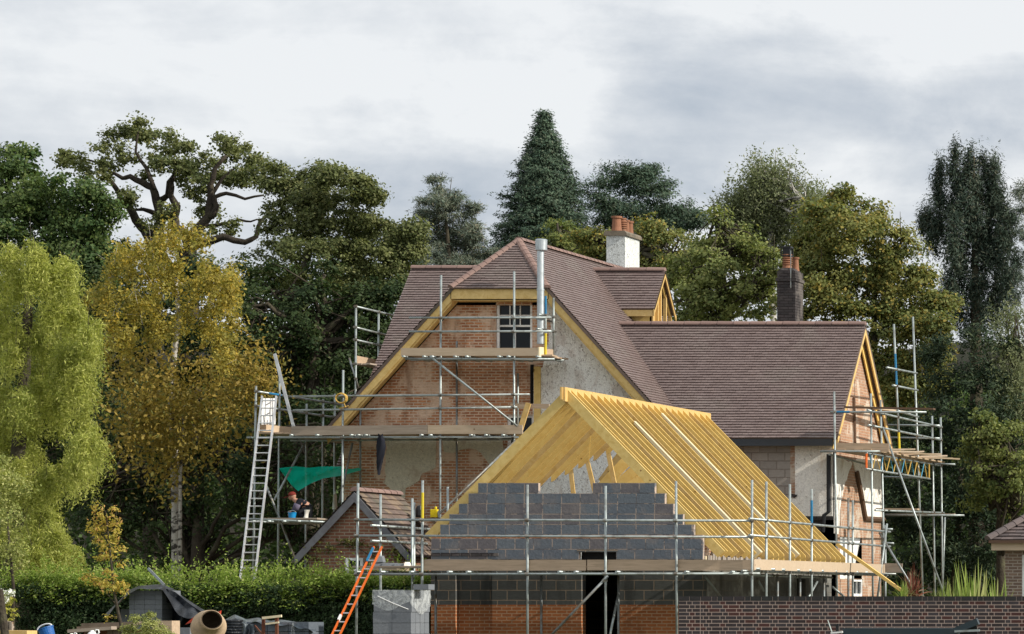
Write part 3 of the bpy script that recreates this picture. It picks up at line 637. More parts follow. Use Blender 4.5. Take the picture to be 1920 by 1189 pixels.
rows = [(905.5,925,[(896,1010),(1111,1228)]),(925,944.5,[(878,1247)]),(944.5,964,[(860,1263)]),(964,983.5,[(842,1281)]),(983.5,1003,[(825,1301)]),(1003,1010,[(808,1318)]),(1010,1030,[(808,1318)]),(1030,1049,[(808,1318)])]
bk = MB(); mo = MB(); thin = MB(); rr = random.Random(5)
hole = (1086, 1155, 1033)
for ri, (ya, yb3, segs) in enumerate(rows):
    z1, z0 = Z_(ya,GY), Z_(yb3,GY)
    for xa, xb in segs:
        a, b = X_(xa,GY), X_(xb,GY)
        cuts = [(a, b)]
        if ri == 7: cuts = [(X_(925,GY) if False else a, X_(hole[0],GY)), (X_(hole[1],GY), b)]
        for a, b in cuts:
            mo.box((a+.004,GY+.0035,z0),(b-.006,GY+.13,z1-.002))
            w = .225 if (z1-z0) < .1 else bw
            x = a - (0 if ri % 2 else w/2)
            if ri == 7: x = a
            while x < b-.03:
                p, q = max(x,a), min(x+w,b); x += w
                if q-p < .05: continue
                tgt = thin if (z1-z0) < .1 else bk
                tgt.box((p+.011,GY-rr.uniform(0,.003),z0+.010),(q-.011,GY+.14,z1-.010))
bk.build('gable_blockwork', M['block'], gar); mo.build('mortar_bed', M['mortar_b'], gar); thin.build('brick_course', M['brick_garage'], gar)
c7 = MB()
for i in range(7): xx = X_(809+i*18.2,GY); c7.box((xx,GY-.03,Z_(1042.5,GY)),(xx+.2,GY-.008,Z_(1037,GY)))
c7.build('slip_brick_row', M['brick_dark'], gar)
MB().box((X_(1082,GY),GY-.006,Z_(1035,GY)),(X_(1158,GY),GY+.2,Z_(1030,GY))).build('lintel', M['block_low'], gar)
MB().box((X_(1086,GY),GY+.16,zE2-.06),(X_(1155,GY),GY+.3,Z_(1034,GY))).build('doorway_shade_panel', M['dark'], gar)  # black panel painting the dark of the open doorway top
# side walls
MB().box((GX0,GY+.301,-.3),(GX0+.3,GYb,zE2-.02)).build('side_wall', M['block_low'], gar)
sh0 = [(GX1,GY+.301,-.3),(GX1,GYb,-.3),(GX1,GYb,zE2-.02),(GX1,GY+.301,zE2-.02)]
def GS(x): return (CX-GX1)*F/(PX-x)
hd = [(GX1,GS(1494),0),(GX1,GS(1511),0),(GX1,GS(1511),2.35),(GX1,GS(1494),2.35)]
MB().prism(sh0, (-.3,0,0), [hd]).build('side_wall', M['block_dirty'], gar)
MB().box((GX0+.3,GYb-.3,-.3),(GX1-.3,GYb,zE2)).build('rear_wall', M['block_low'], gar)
MB().box((GX0+.3,GY+.31,zE2-.12),(GX1-.3,GYb-.31,zE2-.06)).build('light_blocking_deck', M['board_dark'], gar)  # added unseen deck, keeps skylight out so the doorway stays black
MB().box((GX1-.15,GY+.2,zE2),(GX1-.02,GYb,zE2+.08)).box((GX0+.02,GY+.2,zE2),(GX0+.15,GYb,zE2+.08)).build('wall_plate', M['pine_pale'], gar)
ab = MB(); rr = random.Random(8); y = GY+.35
while y < GYb-.3: ab.box((GX1-.02,y,zE2-.02),(GX1+.02,y+.3,zE2+.1+rr.uniform(-.02,.05))); y += .36
ab.build('eaves_blocks', M['block_pale'], gar)
# rafters
RG, RGZ, tg, dx_ = 5.89, 6.57, 1.03, 3.56
def raf(sg, Y, th=.045, vd=.30, mat='pine', name='rafter', d0=.03, d1=dx_, cut='sq', top=0, lab=None):
    def pt(d, dz): return (RG+sg*d, Y-th/2, RGZ+top-tg*d+dz)
    a = pt(d0, 0); b = pt(d1, 0)
    if cut == 'sq': lo = [pt(d1-.155, -.31+.155*(-0)), ]; low = (RG+sg*(d1-.16), Y-th/2, RGZ+top-tg*d1-.14)
    if cut == 'sq': poly = [a, b, low, pt(d0, -vd)]
    else: poly = [a, b, (b[0], b[1], b[2]-.24), (RG+sg*(d1-.06), Y-th/2, RGZ-tg*(d1-.06)-vd+.03), pt(d0, -vd)]
    return MB().prism(poly, (0,th,0)).build(name, M[mat], gar, lab)
ys = [84.20, 84.44] + [84.84 + .468*i + rr.uniform(-.02,.02) for i in range(22)]
for i, Y in enumerate(ys):
    for sg in (-1, 1):
        de = dx_
        if sg < 0:
            for q in range(400):
                d = .2+q*.01; xi = PX+(RG-d-CX)*F/Y; yi = PY-(RGZ-tg*d-.3-EYE)*F/Y
                if d >= dx_: break
                if yi > 822+(1207-xi)*.50: de = d; break
            if de < .5: continue
        raf(sg, Y, d1=de, mat='green_pine' if i == 0 else ('pine' if i % 4 else 'pine_fresh'), cut='sq' if i < 8 else 'pl', th=.06 if i == 0 else .045)
for Y, d0 in ((87.15,.60),(90.35,.25)):
    raf(1, Y, th=.15, vd=.07, mat='pine_pale', name='trimmer_board', d0=d0, d1=dx_+.01, top=.035)
for sg_y in ((87.5,.55,90.0),): pass
MB().box((RG-.028,84.0,RGZ-.30),(RG+.028,95.1,RGZ+.02)).box((RG-.075,83.95,RGZ-.26),(RG-.032,84.5,RGZ+.02)).build('ridge_board', M['pine_fresh'], gar)
for (xa, ya_), (xb, yb_) in (((1066,960),(1078,990)),((1070,880),(1076,905)),((1100,860),(1121,915)),((1137,832),(1152,876))):
    MB().bar(P(xa,ya_,91), P(xb,yb_+30,91), .10, .05, up=(0,1,0)).build('strut', M['pine_fresh'], gar)
vr = MB()
for k in range(3):      # rafters of the rear link roof
    vr.bar(P(1128+k*26,914,92.6-k*.25), P(1200+k*16,838+k*22,92.6-k*.25), .05, .26, up=(0,0,1))
vr.prism([P(1140,922,93),P(1290,922,93),P(1215,850,93)], (0,.03,0)).build('valley_board', M['pine'], gar)
MB().bar(P(1195,812,94), P(1130,905,94.4), .25, .05, up=(0,1,0)).build('valley_rafter', M['pine_fresh'], gar)
MB().bar(P(968,830,95.4), P(991,756,95.4), .13, .05, up=(0,1,0)).build('raking_strut', M['pine_fresh'], gar)
MB().bar(P(957,761,95.5), P(1030,762,95.5), .05, .12).build('cross_board', M['board'], gar)
MB().tube([P(760+348,800,88),P(1104,868,88)], .006, 4).build('string_line', M['rope'], gar)

# ================================================================ brick outbuilding
OY, OYb = 86.0, 88.7; oa, ofl, ofr = (665,922), (556,1040), (768,1045)
oX, oZ = X_(665,OY), Z_(920,OY); oxl, oxr = X_(553,OY), X_(772,OY); ozl = Z_(1041,OY)
outb = thing('outbuilding', 'small old brick outbuilding with a mossy tiled roof, behind the hedge', 'outbuilding', (oX, OY+1.3, 0))
ow = .12
MB().prism([(oxl+.25,OY+.15,-.2),(oxr-.25,OY+.15,-.2),(oxr-.25,OY+.15,ozl+.1),(oX,OY+.15,oZ-.2),(oxl+.25,OY+.15,ozl+.1)], (0,OYb-OY-.3,0)).build('brick_wall', M['brick_out'], outb)
for sg, xx in ((-1,oxl),(1,oxr)):
    Sv = Vector((oX-xx,0,oZ-ozl)); Ln = Sv.length
    r_ = tile_slope(MB(), (xx,OY,ozl), (0,1,0), Sv, OYb-OY, Ln, g=.16, tw=.25, lift=.035).build('roof', M['tile_old'], outb)
    n_ = Vector((0,1,0)).cross(Sv); n_ = n_ if n_.z > 0 else -n_
    shingle_underlay([(xx,OY,ozl),(xx,OYb,ozl),(oX,OYb,oZ),(oX,OY,oZ)], n_, .05, 'roof_deck', r_)
    MB().prism([(oX,OY-.03,oZ-.04),(xx,OY-.03,ozl-.04),(xx,OY-.03,ozl-.24),(oX,OY-.03,oZ-.26)], (0,.03,0)).build('bargeboard', M['grey_timber'], outb)
half_round(MB(), (oX,OY,oZ+.02),(oX,OYb,oZ+.02), r=.12, seg=.4).build('ridge_tiles', M['ridge'], outb)
wq = (X_(646,OY), X_(678,OY), Z_(1092,OY), Z_(1046,OY))
fr = MB(); x0,x1,z0,z1 = wq; f = .06
fr.box((x0,OY+.06,z0),(x0+f,OY+.148,z1)).box((x1-f,OY+.06,z0),(x1,OY+.148,z1)).box((x0+f,OY+.06,z1-f),(x1-f,OY+.148,z1)).box((x0+f,OY+.06,z0),(x1-f,OY+.148,z0+f)).box((x0+f,OY+.06,Z_(1071,OY)),(x1-f,OY+.148,Z_(1067,OY)))
wo = fr.build('window', M['white'], outb); MB().box((x0+f,OY+.12,z0+f),(x1-f,OY+.125,z1-f)).build('pane', M['glass'], wo)

# ================================================================ neighbour's house at the right edge
NY = 89.0; na = X_(1853,NY); nb = X_(2250,NY); nz = Z_(1013,NY)
nei = thing('neighbour_house', 'neighbouring brown brick house with hipped tiled roof, cut off by the right edge', 'house', (X_(2000,NY), NY+4, 0))
pit = .70; hr = 3.2
nr_ = tile_slope(MB(), (na,NY,nz), (1,0,0), (0,1,pit), nb-na, hr*1.22, [(0,0),(nb-na,0),(nb-na-hr,hr*1.22),(hr,hr*1.22)], g=.14, tw=.3, lift=.04).build('roof', M['tile_grey'], nei)
shingle_underlay([(na,NY,nz),(nb,NY,nz),(nb-hr,NY+hr,nz+hr*pit),(na+hr,NY+hr,nz+hr*pit)], (0,-pit,1), .06, 'roof_deck', nr_)
shingle_underlay([(na,NY,nz),(na,NY+2*hr,nz),(na+hr,NY+hr,nz+hr*pit)], (-pit,0,1), .06, 'roof_deck', nr_)
half_round(MB(), (na-.02,NY-.02,nz+.04), (na+hr,NY+hr,nz+hr*pit+.04), r=.13, seg=.27).build('hip_tiles', M['ridge'] if False else M['tile_grey'], nr_)
MB().box((na+.02,NY-.06,nz-.07),(nb,NY+.04,nz-.0)).build('gutter', M['board_dark'], nei)
MB().box((na+.06,NY+.05,nz-.24),(nb,NY+.09,nz-.07)).box((na+.06,NY+.09,nz-.24),(nb,NY+.35,nz-.22)).build('fascia_board', M['board_pale'], nei)
nw = X_(1879,NY)
MB().prism([(nw,NY+.35,-.2),(nb-.4,NY+.35,-.2),(nb-.4,NY+.35,nz-.23),(nw,NY+.35,nz-.23)], (0,5.5,0), [rect(NY+.35, X_(1910,NY), X_(1990,NY), .6, Z_(1040,NY))]).build('brick_wall', M['brick_neigh'], nei)
x0, x1, z0, z1 = X_(1910,NY), X_(1990,NY), .6, Z_(1040,NY)
nwn = MB().box((x0,NY+.38,z0),(x0+.06,NY+.45,z1)).box((x1-.06,NY+.38,z0),(x1,NY+.45,z1)).box((x0+.06,NY+.38,z1-.06),(x1-.06,NY+.45,z1)).box((x0+.06,NY+.38,z0),(x1-.06,NY+.45,z0+.06)).build('window', M['white'], nei)
MB().box((x0+.06,NY+.42,z0+.06),(x1-.06,NY+.425,z1-.06)).build('pane', M['glass'], nwn)

# ================================================================ foreground garden wall (Flemish bond, real bricks)
BY = 75.8; bx0, bx1 = X_(1272,BY), X_(2100,BY); zt_w = Z_(1118,BY)
gw = thing('brick_wall', 'long dark brick garden wall with pale pink mortar in the right foreground', 'wall', ((bx0+bx1)/2, BY+.1, 0))
MB().box((bx0+.006,BY+.003,-.1),(bx1-.006,BY+.21,zt_w-.012)).build('mortar', M['mortar'], gw)
bb = MB(); cop = MB(); zc = zt_w-.1; row = 0; rr = random.Random(3)
x = bx0
while x < bx1-.02:
    w = .225 if rr.random() < .6 else .1125
    q = min(x+w, bx1); cop.box((x+.005,BY-.006,zc+.004),(q-.005,BY+.22,zt_w-.002)); x += w
while zc > .0:
    x = bx0 - (.0 if row % 2 else .17); k = row % 2
    while x < bx1-.02:
        w = .225 if k % 2 else .1125; p, q = max(x,bx0), min(x+w,bx1); x += w; k += 1
        if q-p < .03: continue
        xc = X_(1313,BY)
        for p_, q_ in (((p,xc),(xc,q)) if p < xc < q else ((p,q),)):
            if q_-p_ > .03: bb.box((p_+.0075,BY-rr.uniform(0,.003),zc-.075+.007),(q_-.0075,BY+.1,zc-.007))
    zc -= .075; row += 1
bb.build('brick_facing', M['wallbrick'], gw); cop.build('brick_coping', M['coping'], gw)
# ================================================================ scaffolds
R = .027
class Scaf:
    def __init__(s, label, loc):
        s.root = thing('scaffold', label, 'scaffold', loc); s.t = []
    def tube(s, kind, a, b, r=R, mat='steel', lab=None):
        p, q = P(*a), P(*b); return s.raw(kind, p, q, r, mat, lab)
    def raw(s, kind, p, q, r=R, mat='steel', lab=None):
        o = MB().tube([p, q], r, 10).build(kind, M[mat], s.root, lab, smooth=False)
        for pl in o.data.polygons: pl.use_smooth = len(pl.vertices) == 4
        s.t.append((Vector(p), Vector(q), o, kind)); return o
    def std(s, x, ytop, Y, ybot=None, x2=None, mat='steel', r=R, lab=None):       # upright; down to the ground unless told otherwise
        p = P(x, ytop, Y)
        if ybot is None: q = P(x2 if x2 is not None else x, 1150, Y); q = p + (q-p)*((p.z)/(p.z-q.z)); 
        else: q = P(x2 if x2 is not None else x, ybot, Y)
        return s.raw('standard', p, q, r, mat, lab)
    def band(s, o, frac0, frac1, mat):
        for a, b, ob, k in s.t:
            if ob is o: MB().tube([a+(b-a)*frac0, a+(b-a)*frac1], R+.0025, 10).build('paint_band', M[mat], o)
    def board(s, kind, a, b, h, th=.04, mat='board', lab=None):     # plank standing on edge, a..b top edge
        p, q = P(*a), P(*b); p.z -= h/2; q.z -= h/2
        return MB().bar(p, q, th, h).build(kind, M[mat], s.root, lab)
    def deck(s, x0, x1, y0, y1, z, n, mat='board', along='x', lab=None):
        m = MB()
        for i in range(n):
            if along == 'x': a = y0+(y1-y0)*i/n; m.box((x0+random.uniform(-.1,.1),a+.008,z-.02),(x1+random.uniform(-.1,.1),a+(y1-y0)/n-.008,z+.02))
            else: a = x0+(x1-x0)*i/n; m.box((a+.008,y0+random.uniform(-.15,.1),z-.02),(a+(x1-x0)/n-.008,y1+random.uniform(-.1,.15),z+.02))
        return m.build('platform_boards', M[mat], s.root, lab)
    def transoms(s, xs, y0, y1, z, mat='steel'):
        for x in xs: s.raw('transom', Vector((x,y0,z)), Vector((x,y1,z)), R, mat)
    def couple(s, tol=.14):
        ups = [t for t in s.t if t[3] == 'standard']; oth = [t for t in s.t if t[3] != 'standard']
        for a, b, o, _ in ups:
            d1 = b-a; used = []
            for c, e, _, _ in oth:
                d2 = e-c; r = a-c; A = d1.dot(d1); B = d1.dot(d2); C = d2.dot(d2); D = d1.dot(r); E = d2.dot(r); den = A*C-B*B
                if den < 1e-6: continue
                s1 = (B*E-C*D)/den; s2 = (A*E-B*D)/den
                if -.01 <= s1 <= 1.01 and -.02 <= s2 <= 1.02:
                    p1 = a+d1*s1; p2 = c+d2*s2
                    if (p1-p2).length < tol and all((p1-u).length > .09 for u in used):
                        m = MB(); used.append(p1); u1 = d1.normalized(); u2 = d2.normalized()
                        m.tube([p1-u1*.035, p1+u1*.035], R+.011, 8); m.tube([p2-u2*.035, p2+u2*.035], R+.011, 8)
                        m.box(tuple(p1-Vector((.018,.065,.015))), tuple(p1+Vector((.05,-.02,.02)))); m.build('coupler', M['fit'], o)

# ---- A: round the garage
A = Scaf('low galvanised scaffold wrapped around the yellow raftered garage', (X_(1063,82.3), 82.3, 0))
y0, y1 = 82.2, 83.45; zl = Z_(1077,y0)
XS = 10.62
for x, yt, x2, Yy in ((671.5,906,668.5,y0),(792.5,901,791,y0),(989,909,989,y0),(1135.4,911,1135.4,y0),(1267.4,902,1269,y0),(1410,900,1410,y0)):
    o = A.std(x, yt, Yy, x2=x2)
    if x == 792.5: A.band(o, .06, .2, 'yellow')
for x, yt, Yy in ((713.5,927,83.9),(773,934.6,83.4),(776.5,942,84.6)): A.std(x, yt, Yy)
A.std(839.6, 913, 86.5, mat='steel')
for x in (817,1015,1159.5): A.std(x, 1079, 83.7, mat='steel_d')
for x, yt, mat in ((1436.8,903,'steel'),(1481,908,'steel'),(1521.8,917,'steel'),(1590.7,933.6,'steel_d'),(1599,938,'steel')):
    Yy = (CX-XS)*F/(PX-x); o = A.std(x, yt, Yy, mat=mat)
    if x == 1521.8: A.band(o, .06, .2, 'blue')
    if x == 1481: A.band(o, .62, .95, 'red')
for x in (1660,): A.std(x, 985, (CX-XS)*F/(PX-x)+.2)
for x in (1458,1500,1545): A.std(x, 1080, (CX-XS)*F/(PX-x)+1.2, mat='steel_d')
A.tube('guard_rail', (664,974.5,y0-.06), (1408,976.5,y0-.06)); A.tube('guard_rail', (664,1004.5,y0-.06), (1408,1007,y0-.06))
A.tube('guard_rail', (1405,972.5,82.0), (1669,997.5,94.6)); A.tube('guard_rail', (1405,1003.5,82.0), (1669,1025,94.6))
A.tube('guard_rail', (1655,992,94.2), (1674,992.5,94.2)); A.tube('guard_rail', (1655,1018,94.2), (1676,1019,94.2))
A.tube('guard_rail', (696,985,83.0), (821,993.7,87.0)); A.tube('guard_rail', (696,1014,83.0), (800,1019.6,86.4))
A.tube('ledger', (671,1077,y0-.06), (1425,1075.5,y0-.06)); A.tube('ledger', (1391,1070.5,81.9), (1664,1079,94.6)); A.tube('ledger', (1560,1074,94.2), (1680,1076.5,94.2)); A.tube('ledger', (1400,1078,83.4), (1560,1083,90.5))
xs = [X_(v,83.0)+.0 for v in (700,745,800,870,905,1000,1075,1105,1182,1310,1395)]
A.transoms(xs, y0-.18, 83.85, Z_(1073,82.8))
for x in (1415,1443,1462,1490,1512,1535,1560,1580,1600,1618,1636):
    Yy = (CX-XS)*F/(PX-x); z = Z_(1072.5,Yy)-.02; A.raw('transom', Vector((XS+.12,Yy,Z_(1070.5+(x-1391)*.031,Yy)+.055)), Vector((GX1+.15,Yy,Z_(1070.5+(x-1391)*.031,Yy)+.055)))
A.deck(X_(690,83), X_(1400,83), 82.35, 83.8, zl+.17, 6, 'board_grey')
A.deck(GX1+.2, XS-.1, 82.4, 94.4, zl+.19, 6, 'board_grey', along='y')
A.board('toe_board', (792,1050,82.27), (1099,1050,82.27), .235, mat='board'); A.board('toe_board', (1101.5,1049.5,82.27), (1414,1050,82.27), .235, mat='board')
A.board('toe_board', (797,1048.5,82.33), (896,1048.5,82.33), .1, mat='board_grey')
A.board('toe_board', (1413,1048.5,82.3), (1592,1055.5,90.2), .235, mat='board_pale'); A.board('toe_board', (1592,1055.5,90.2), (1658,1058.5,93.9), .22, mat='board_pale')
A.board('toe_board', (1657,1056,93.95), (1692,1056.5,93.95), .235, mat='board_grey'); A.board('toe_board', (696,1055,84.2), (767,1057.5,84.6), .16, mat='board_pale')
o = A.tube('brace', (1140,1080,82.1), (1020,1205,82.1), mat='steel_d')
A.tube('brace', (1160,1112,83.2), (1143,1195,82.4), mat='steel'); A.tube('brace', (1663,982.5,94.0), (1645.5,1120,93.2)); A.tube('brace', (1648.7,999,93.9), (1722,1119,93.5), mat='steel_d')
A.tube('brace', (1532,1091,88.4), (1515,1122,87.5)); A.tube('brace', (1560,1100,90.0), (1590,1125,90.3)); A.tube('brace', (806,1106,83.1), (797,1150,83.1), mat='steel_d'); A.tube('brace', (1322,1081,83.6), (1352,1120,84.4), mat='steel_d'); A.tube('brace', (1420,1086,85.5), (1432,1108,86.0), mat='steel_d')
# inner low scaffold between garage and house
A.tube('brace', (820,958,88.0), (830,995,88.0), mat='steel_d')
A.couple()

# ---- B: main gable of the house
B = Scaf('two storey scaffold across the brick front gable of the house', (X_(824,95.3), 95.3, 0))
b0 = 95.3
def poleB(x, yt, Y=b0, x2=None, ybot=None, mat='steel'): return B.std(x, yt, Y, ybot, x2, mat)
poleB(827,516,x2=824.3); poleB(964,509); poleB(643.5,694,x2=640.5); 
poleB(480,723.6,95.6,x2=474); poleB(524.3,689,97.0,x2=520.5); poleB(574.7,757,98.5,x2=572.5); poleB(606,749,99.6,x2=603.6); poleB(628,738.5,100.4,x2=626)
poleB(675.6,770,96.6,ybot=918,mat='steel_d'); poleB(856.5,640,96.6,mat='steel_d'); poleB(971,699.6,96.5,ybot=820); poleB(1023,555,95.6,ybot=668,mat='steel'); poleB(1038,558.6,96.4,ybot=672)
for o_ in (B.t[-2][2],): B.band(o_, .0, .3, 'blue'); B.band(o_, .62, 1.0, 'yellow')
poleB(827.5,1000,96.3,ybot=1060,mat='steel_d')
for y_ in (596, 621.8): B.tube('guard_rail', (767,y_,b0-.06), (1034,y_-.5,b0-.06))
for y_ in (743.5, 769.5): B.tube('guard_rail', (550,y_,b0-.06), (970 if y_ > 750 else 993,y_-4-(y_ > 750)*2,b0-.06))
for (a, b) in (((1009,589.6),(1035,595)),((1006.6,616.6),(1042,622.4)),((1009,668),(1035,672.5))): B.tube('guard_rail', (*a,95.2), (*b,96.6))
B.tube('ledger', (760,673,b0-.06), (1040,673.5,b0-.06)); B.tube('ledger', (770,675,96.5), (1058,675.5,96.5)); B.tube('ledger', (463,820.5,b0-.06), (972,819.5,b0-.06)); B.tube('ledger', (545,826,96.5), (960,824,96.5))
B.tube('guard_rail', (480,733.8,95.6), (646,759.5,101.2)); B.tube('guard_rail', (480,761,95.6), (622,782,100.4))
B.band(B.t[-2][2], .13, .27, 'blue')
zq = Z_(669.5,95.3); B.transoms([X_(v,95.3) for v in (762,800,815,858,880,940,958,1012)], 95.05, 96.9, zq)
zq = Z_(816.5,95.3); B.transoms([X_(v,95.3) for v in (552,600,664,677,691,795,812,888,916,948)], 95.05, 96.9, zq)
B.deck(X_(757,95.3), X_(1030,95.3), 95.35, 96.8, Z_(666,95.3), 6, 'board'); B.deck(X_(546,95.3), X_(1000,95.3), 95.35, 96.8, Z_(813,95.3), 6, 'board')
B.deck(X_(484,95.5), X_(545,95.5), 95.5, 100.8, Z_(812,95.5), 4, 'board', along='y')
B.board('toe_board', (752,652.6,95.22), (1009,652.6,95.22), .20, mat='board_pale'); B.board('toe_board', (1010,650.5,95.2), (1021,651.5,95.7), .235, mat='pine_pale'); B.board('toe_board', (1021,654,95.8), (1036,655.5,96.3), .22, mat='board')
B.board('toe_board', (546,799.5,95.22), (802,796.5,95.22), .235, mat='board_grey'); B.board('toe_board', (802.5,797,95.22), (980,797,95.22), .225, mat='board_pale')
B.board('toe_board', (483,794.5,95.55), (545,801,97.4), .24, mat='board_pale')
B.tube('brace', (806,668,95.15), (970,799,95.15)); B.tube('brace', (966,827,95.1), (818,969,93.0), mat='steel_d'); B.tube('brace', (572,830,97.5), (514,938,95.6)); B.tube('brace', (661,830,96.0), (636,943,96.0), mat='steel_d')
B.tube('brace', (498,908,95.4), (523,970,95.4), mat='steel_d'); B.tube('brace', (520,960,95.4), (554,1052,95.4), mat='steel_d')

B.tube('ledger', (452,972.5,94.2), (607,979,94.2)); B.tube('ledger', (470,978,96.0), (600,981,96.0))
B.transoms([X_(v,94.6) for v in (492,520,548,575,598)], 94.0, 96.8, Z_(977,94.6)-.02)
B.deck(X_(500,94.6), X_(604,94.6), 94.3, 96.2, Z_(974.5,94.6)+.02, 6, 'board_grey')
B.couple()

# ---- C: beside the left wing
C_ = Scaf('short scaffold at the far left eaves of the house', (X_(668,103), 103, 0))
C_.std(667.5,572,102.6,x2=665.5); C_.std(710,582,104.3,x2=708,mat='steel')
C_.tube('guard_rail', (666,574.5,102.6), (742,592.5,105.5)); C_.tube('guard_rail', (665,613.5,102.6), (735,631,105.4)); C_.tube('guard_rail', (665,637,102.6), (722,649.5,104.9))
C_.tube('ledger', (665,682,102.6), (712,685,104.4)); C_.board('toe_board', (668,667,102.65), (706,674.5,104.2), .24, mat='board'); C_.tube('brace', (655,671,102.6), (672,727,102.6), mat='steel_d')
C_.deck(X_(668,103), X_(706,103), 102.7, 104.2, Z_(684,103), 4, 'board_grey', along='y'); C_.couple()

# ---- D: tower at the right hand gable
D = Scaf('tall scaffold tower with blue and yellow lattice beam beside the right gable', (9.47, 100, 0))
TX = 9.47
def TY(x): return (CX-TX)*F/(PX-x)
D.std(1564,734,96.6,x2=1570)
for x, yt, x2, mat in ((1633,738,1637,'steel'),(1651,750,1660,'steel'),(1711.7,594,1731.5,'steel'),(1747.7,780,1753.5,'steel_d'),(1763.7,782.5,1767.8,'steel')): D.std(x, yt, TY(x2-3), x2=x2)
o = D.std(1676,607.7,TY(1683),ybot=886,x2=1688.5); D.band(o, .2, .42, 'blue'); D.band(o, .72, .92, 'yellow')
D.tube('brace', (1771.7,970,105.3), (1767.3,1100,105.2))
D.tube('brace', (1655,801,98.3), (1772,1119,98.0)) 
D.tube('guard_rail', (1557,772.5,96.7), (1737,773,96.7)); D.band(D.t[-1][2], .05, .2, 'blue')
D.tube('guard_rail', (1626,769,TY(1626)), (1765,801,TY(1765))); D.tube('guard_rail', (1628,797,TY(1628)), (1765,825,TY(1765)))
D.tube('guard_rail', (1682,770,TY(1686)), (1722,782,TY(1726))); D.tube('guard_rail', (1662.5,689,TY(1664)), (1719,700,TY(1721))); D.tube('guard_rail', (1674,722.5,TY(1676)), (1721,732,TY(1723)))
D.tube('guard_rail', (1660,797,105.1), (1762,798,105.1)); D.tube('guard_rail', (1666,820.5,105.1), (1762,822,105.1))
D.board('scaffold_board', (1585,762,97.3), (1752,765.5,97.3), .045, th=.23, mat='board_dark'); D.board('scaffold_board', (1612,760,99), (1700,772,103), .05, th=.23, mat='board_pale')
D.board('toe_board', (1569,830.5,96.8), (1667,831.5,96.8), .22, mat='board'); D.tube('ledger', (1538,846.5,96.6), (1650,846.5,96.6)); D.tube('ledger', (1555,852,96.9), (1622,870,99.6))
D.deck(8.45, 9.6, 96.8, 104.9, Z_(853,100), 5, 'board', along='y')
dk = MB(); rr = random.Random(4)
for i in range(9):
    Yq = 98.2+i*.78; dk.bar((9.1+rr.uniform(-.1,.1),Yq,Z_(852,100)+.07+rr.uniform(-.02,.05)),(10.0+rr.uniform(-.1,.1),Yq+.4,Z_(852,100)+.07+rr.uniform(-.02,.05)),.22,.04)
dk.build('loose_boards', M['board_pale'], D.root)
# lattice beam
def LB(x, up): 
    t = (x-1623.7)/(1743.6-1623.7); return P(x, (849+ (869.5-849)*t) if up else (879+(898-879)*t), TY(x))
D.raw('beam_chord', LB(1623.7,True), LB(1763,True)); D.raw('beam_chord', LB(1623.7,False), LB(1744,False))
zz = {'blue': MB(), 'yellow': MB(), 'orange': MB()}
zz['orange'].tube([LB(1624.5,True),LB(1624.5,False)], .03, 6)
xs = [1630,1636,1642,1651,1656,1662,1669,1675,1681,1690,1696,1702,1709,1714,1719,1727,1733,1738]
for i in range(len(xs)-1):
    MB().tube([LB(xs[i], i % 2 == 0), LB(xs[i+1], i % 2 == 1)], .013, 6).build('beam_lacing', M['paleblue' if i % 3 == 0 else 'rope'], D.root)
zz['yellow'].tube([LB(1742,True),LB(1742,False)], .022, 6)
zz['orange'].build('beam_end', M['orange'], D.root, 'orange beam end'); zz['yellow'].build('beam_end', M['rope'], D.root)
D.tube('ledger', (1629,893,104.9), (1724,896.5,104.9)); D.tube('ledger', (1752,870,105.0), (1791,870.8,105.0))
D.board('scaffold_board', (1644,953,99), (1722,953.5,99), .045, th=.23, mat='board'); D.tube('ledger', (1640.7,956.7,TY(1641)), (1770,961.8,TY(1770))); D.tube('ledger', (1660,966,103.5), (1808,966.4,103.5)); D.board('scaffold_board', (1662,963.5,104), (1790,963,104), .04, th=.23, mat='board_grey')
D.couple()

# ================================================================ ladders and small things on the scaffolds
def ladder(name, label, a, b, w, mat, Y0, Y1, rungs, top_mat=None, split=None, side=(1,0,0), rm='alu', st=.07):
    p, q = P(*a, Y0), P(*b, Y1); root = thing(name, label, 'ladder', tuple(q)); s = Vector(side)*w/2
    for i in (-1, 1):
        MB().bar(p+s*i, q+s*i, .03, st, up=(0,1,0) if side == (1,0,0) else (1,0,0)).build('stile', M[mat], root)
    for k in range(rungs):
        c = p+(q-p)*((k+.6)/rungs); MB().tube([c-s, c+s], .016, 8).build('rung', M[rm], root)
    return root, p, q, s
ladder('ladder', 'long aluminium ladder rising over the hedge to the left end of the scaffold', (505,743), (464,1086), .36, 'alu', 95.0, 92.3, 24)
r_, p, q, s = ladder('ladder', 'orange ladder leaning on the left end of the garage scaffold', (709,1025), (606,1240), .17, 'orange', 82.0, 80.6, 13, st=.055)
d = (q-p); MB().bar(p-s-Vector((0,.025,0))+d*.01, p-s-Vector((0,.025,0))+d*.13, .036, .062, up=(0,1,0)).build('worn_blue_sleeve', M['blue'], r_)
MB().bar(p-s-Vector((0,.03,0))+d*.60, p-s-Vector((0,.03,0))+d*.645, .036, .08, up=(0,1,0)).build('white_sticker', M['whiteplas'], r_)
r_, p, q, s = ladder('ladder', 'single pole like aluminium ladder section tilted above the left platform corner', (515,664), (552,806), .30, 'alu', 95.6, 95.4, 9, side=(-.385,.923,0))
MB().prism([P(489,796,95.25),P(515,796,95.95),P(515,747,95.95),P(489,747,95.25)], (.03,-.02,0)).build('white_panel', M['whiteplas'], label='white plastic sheet panel standing behind the top of the aluminium ladder', cat='panel')
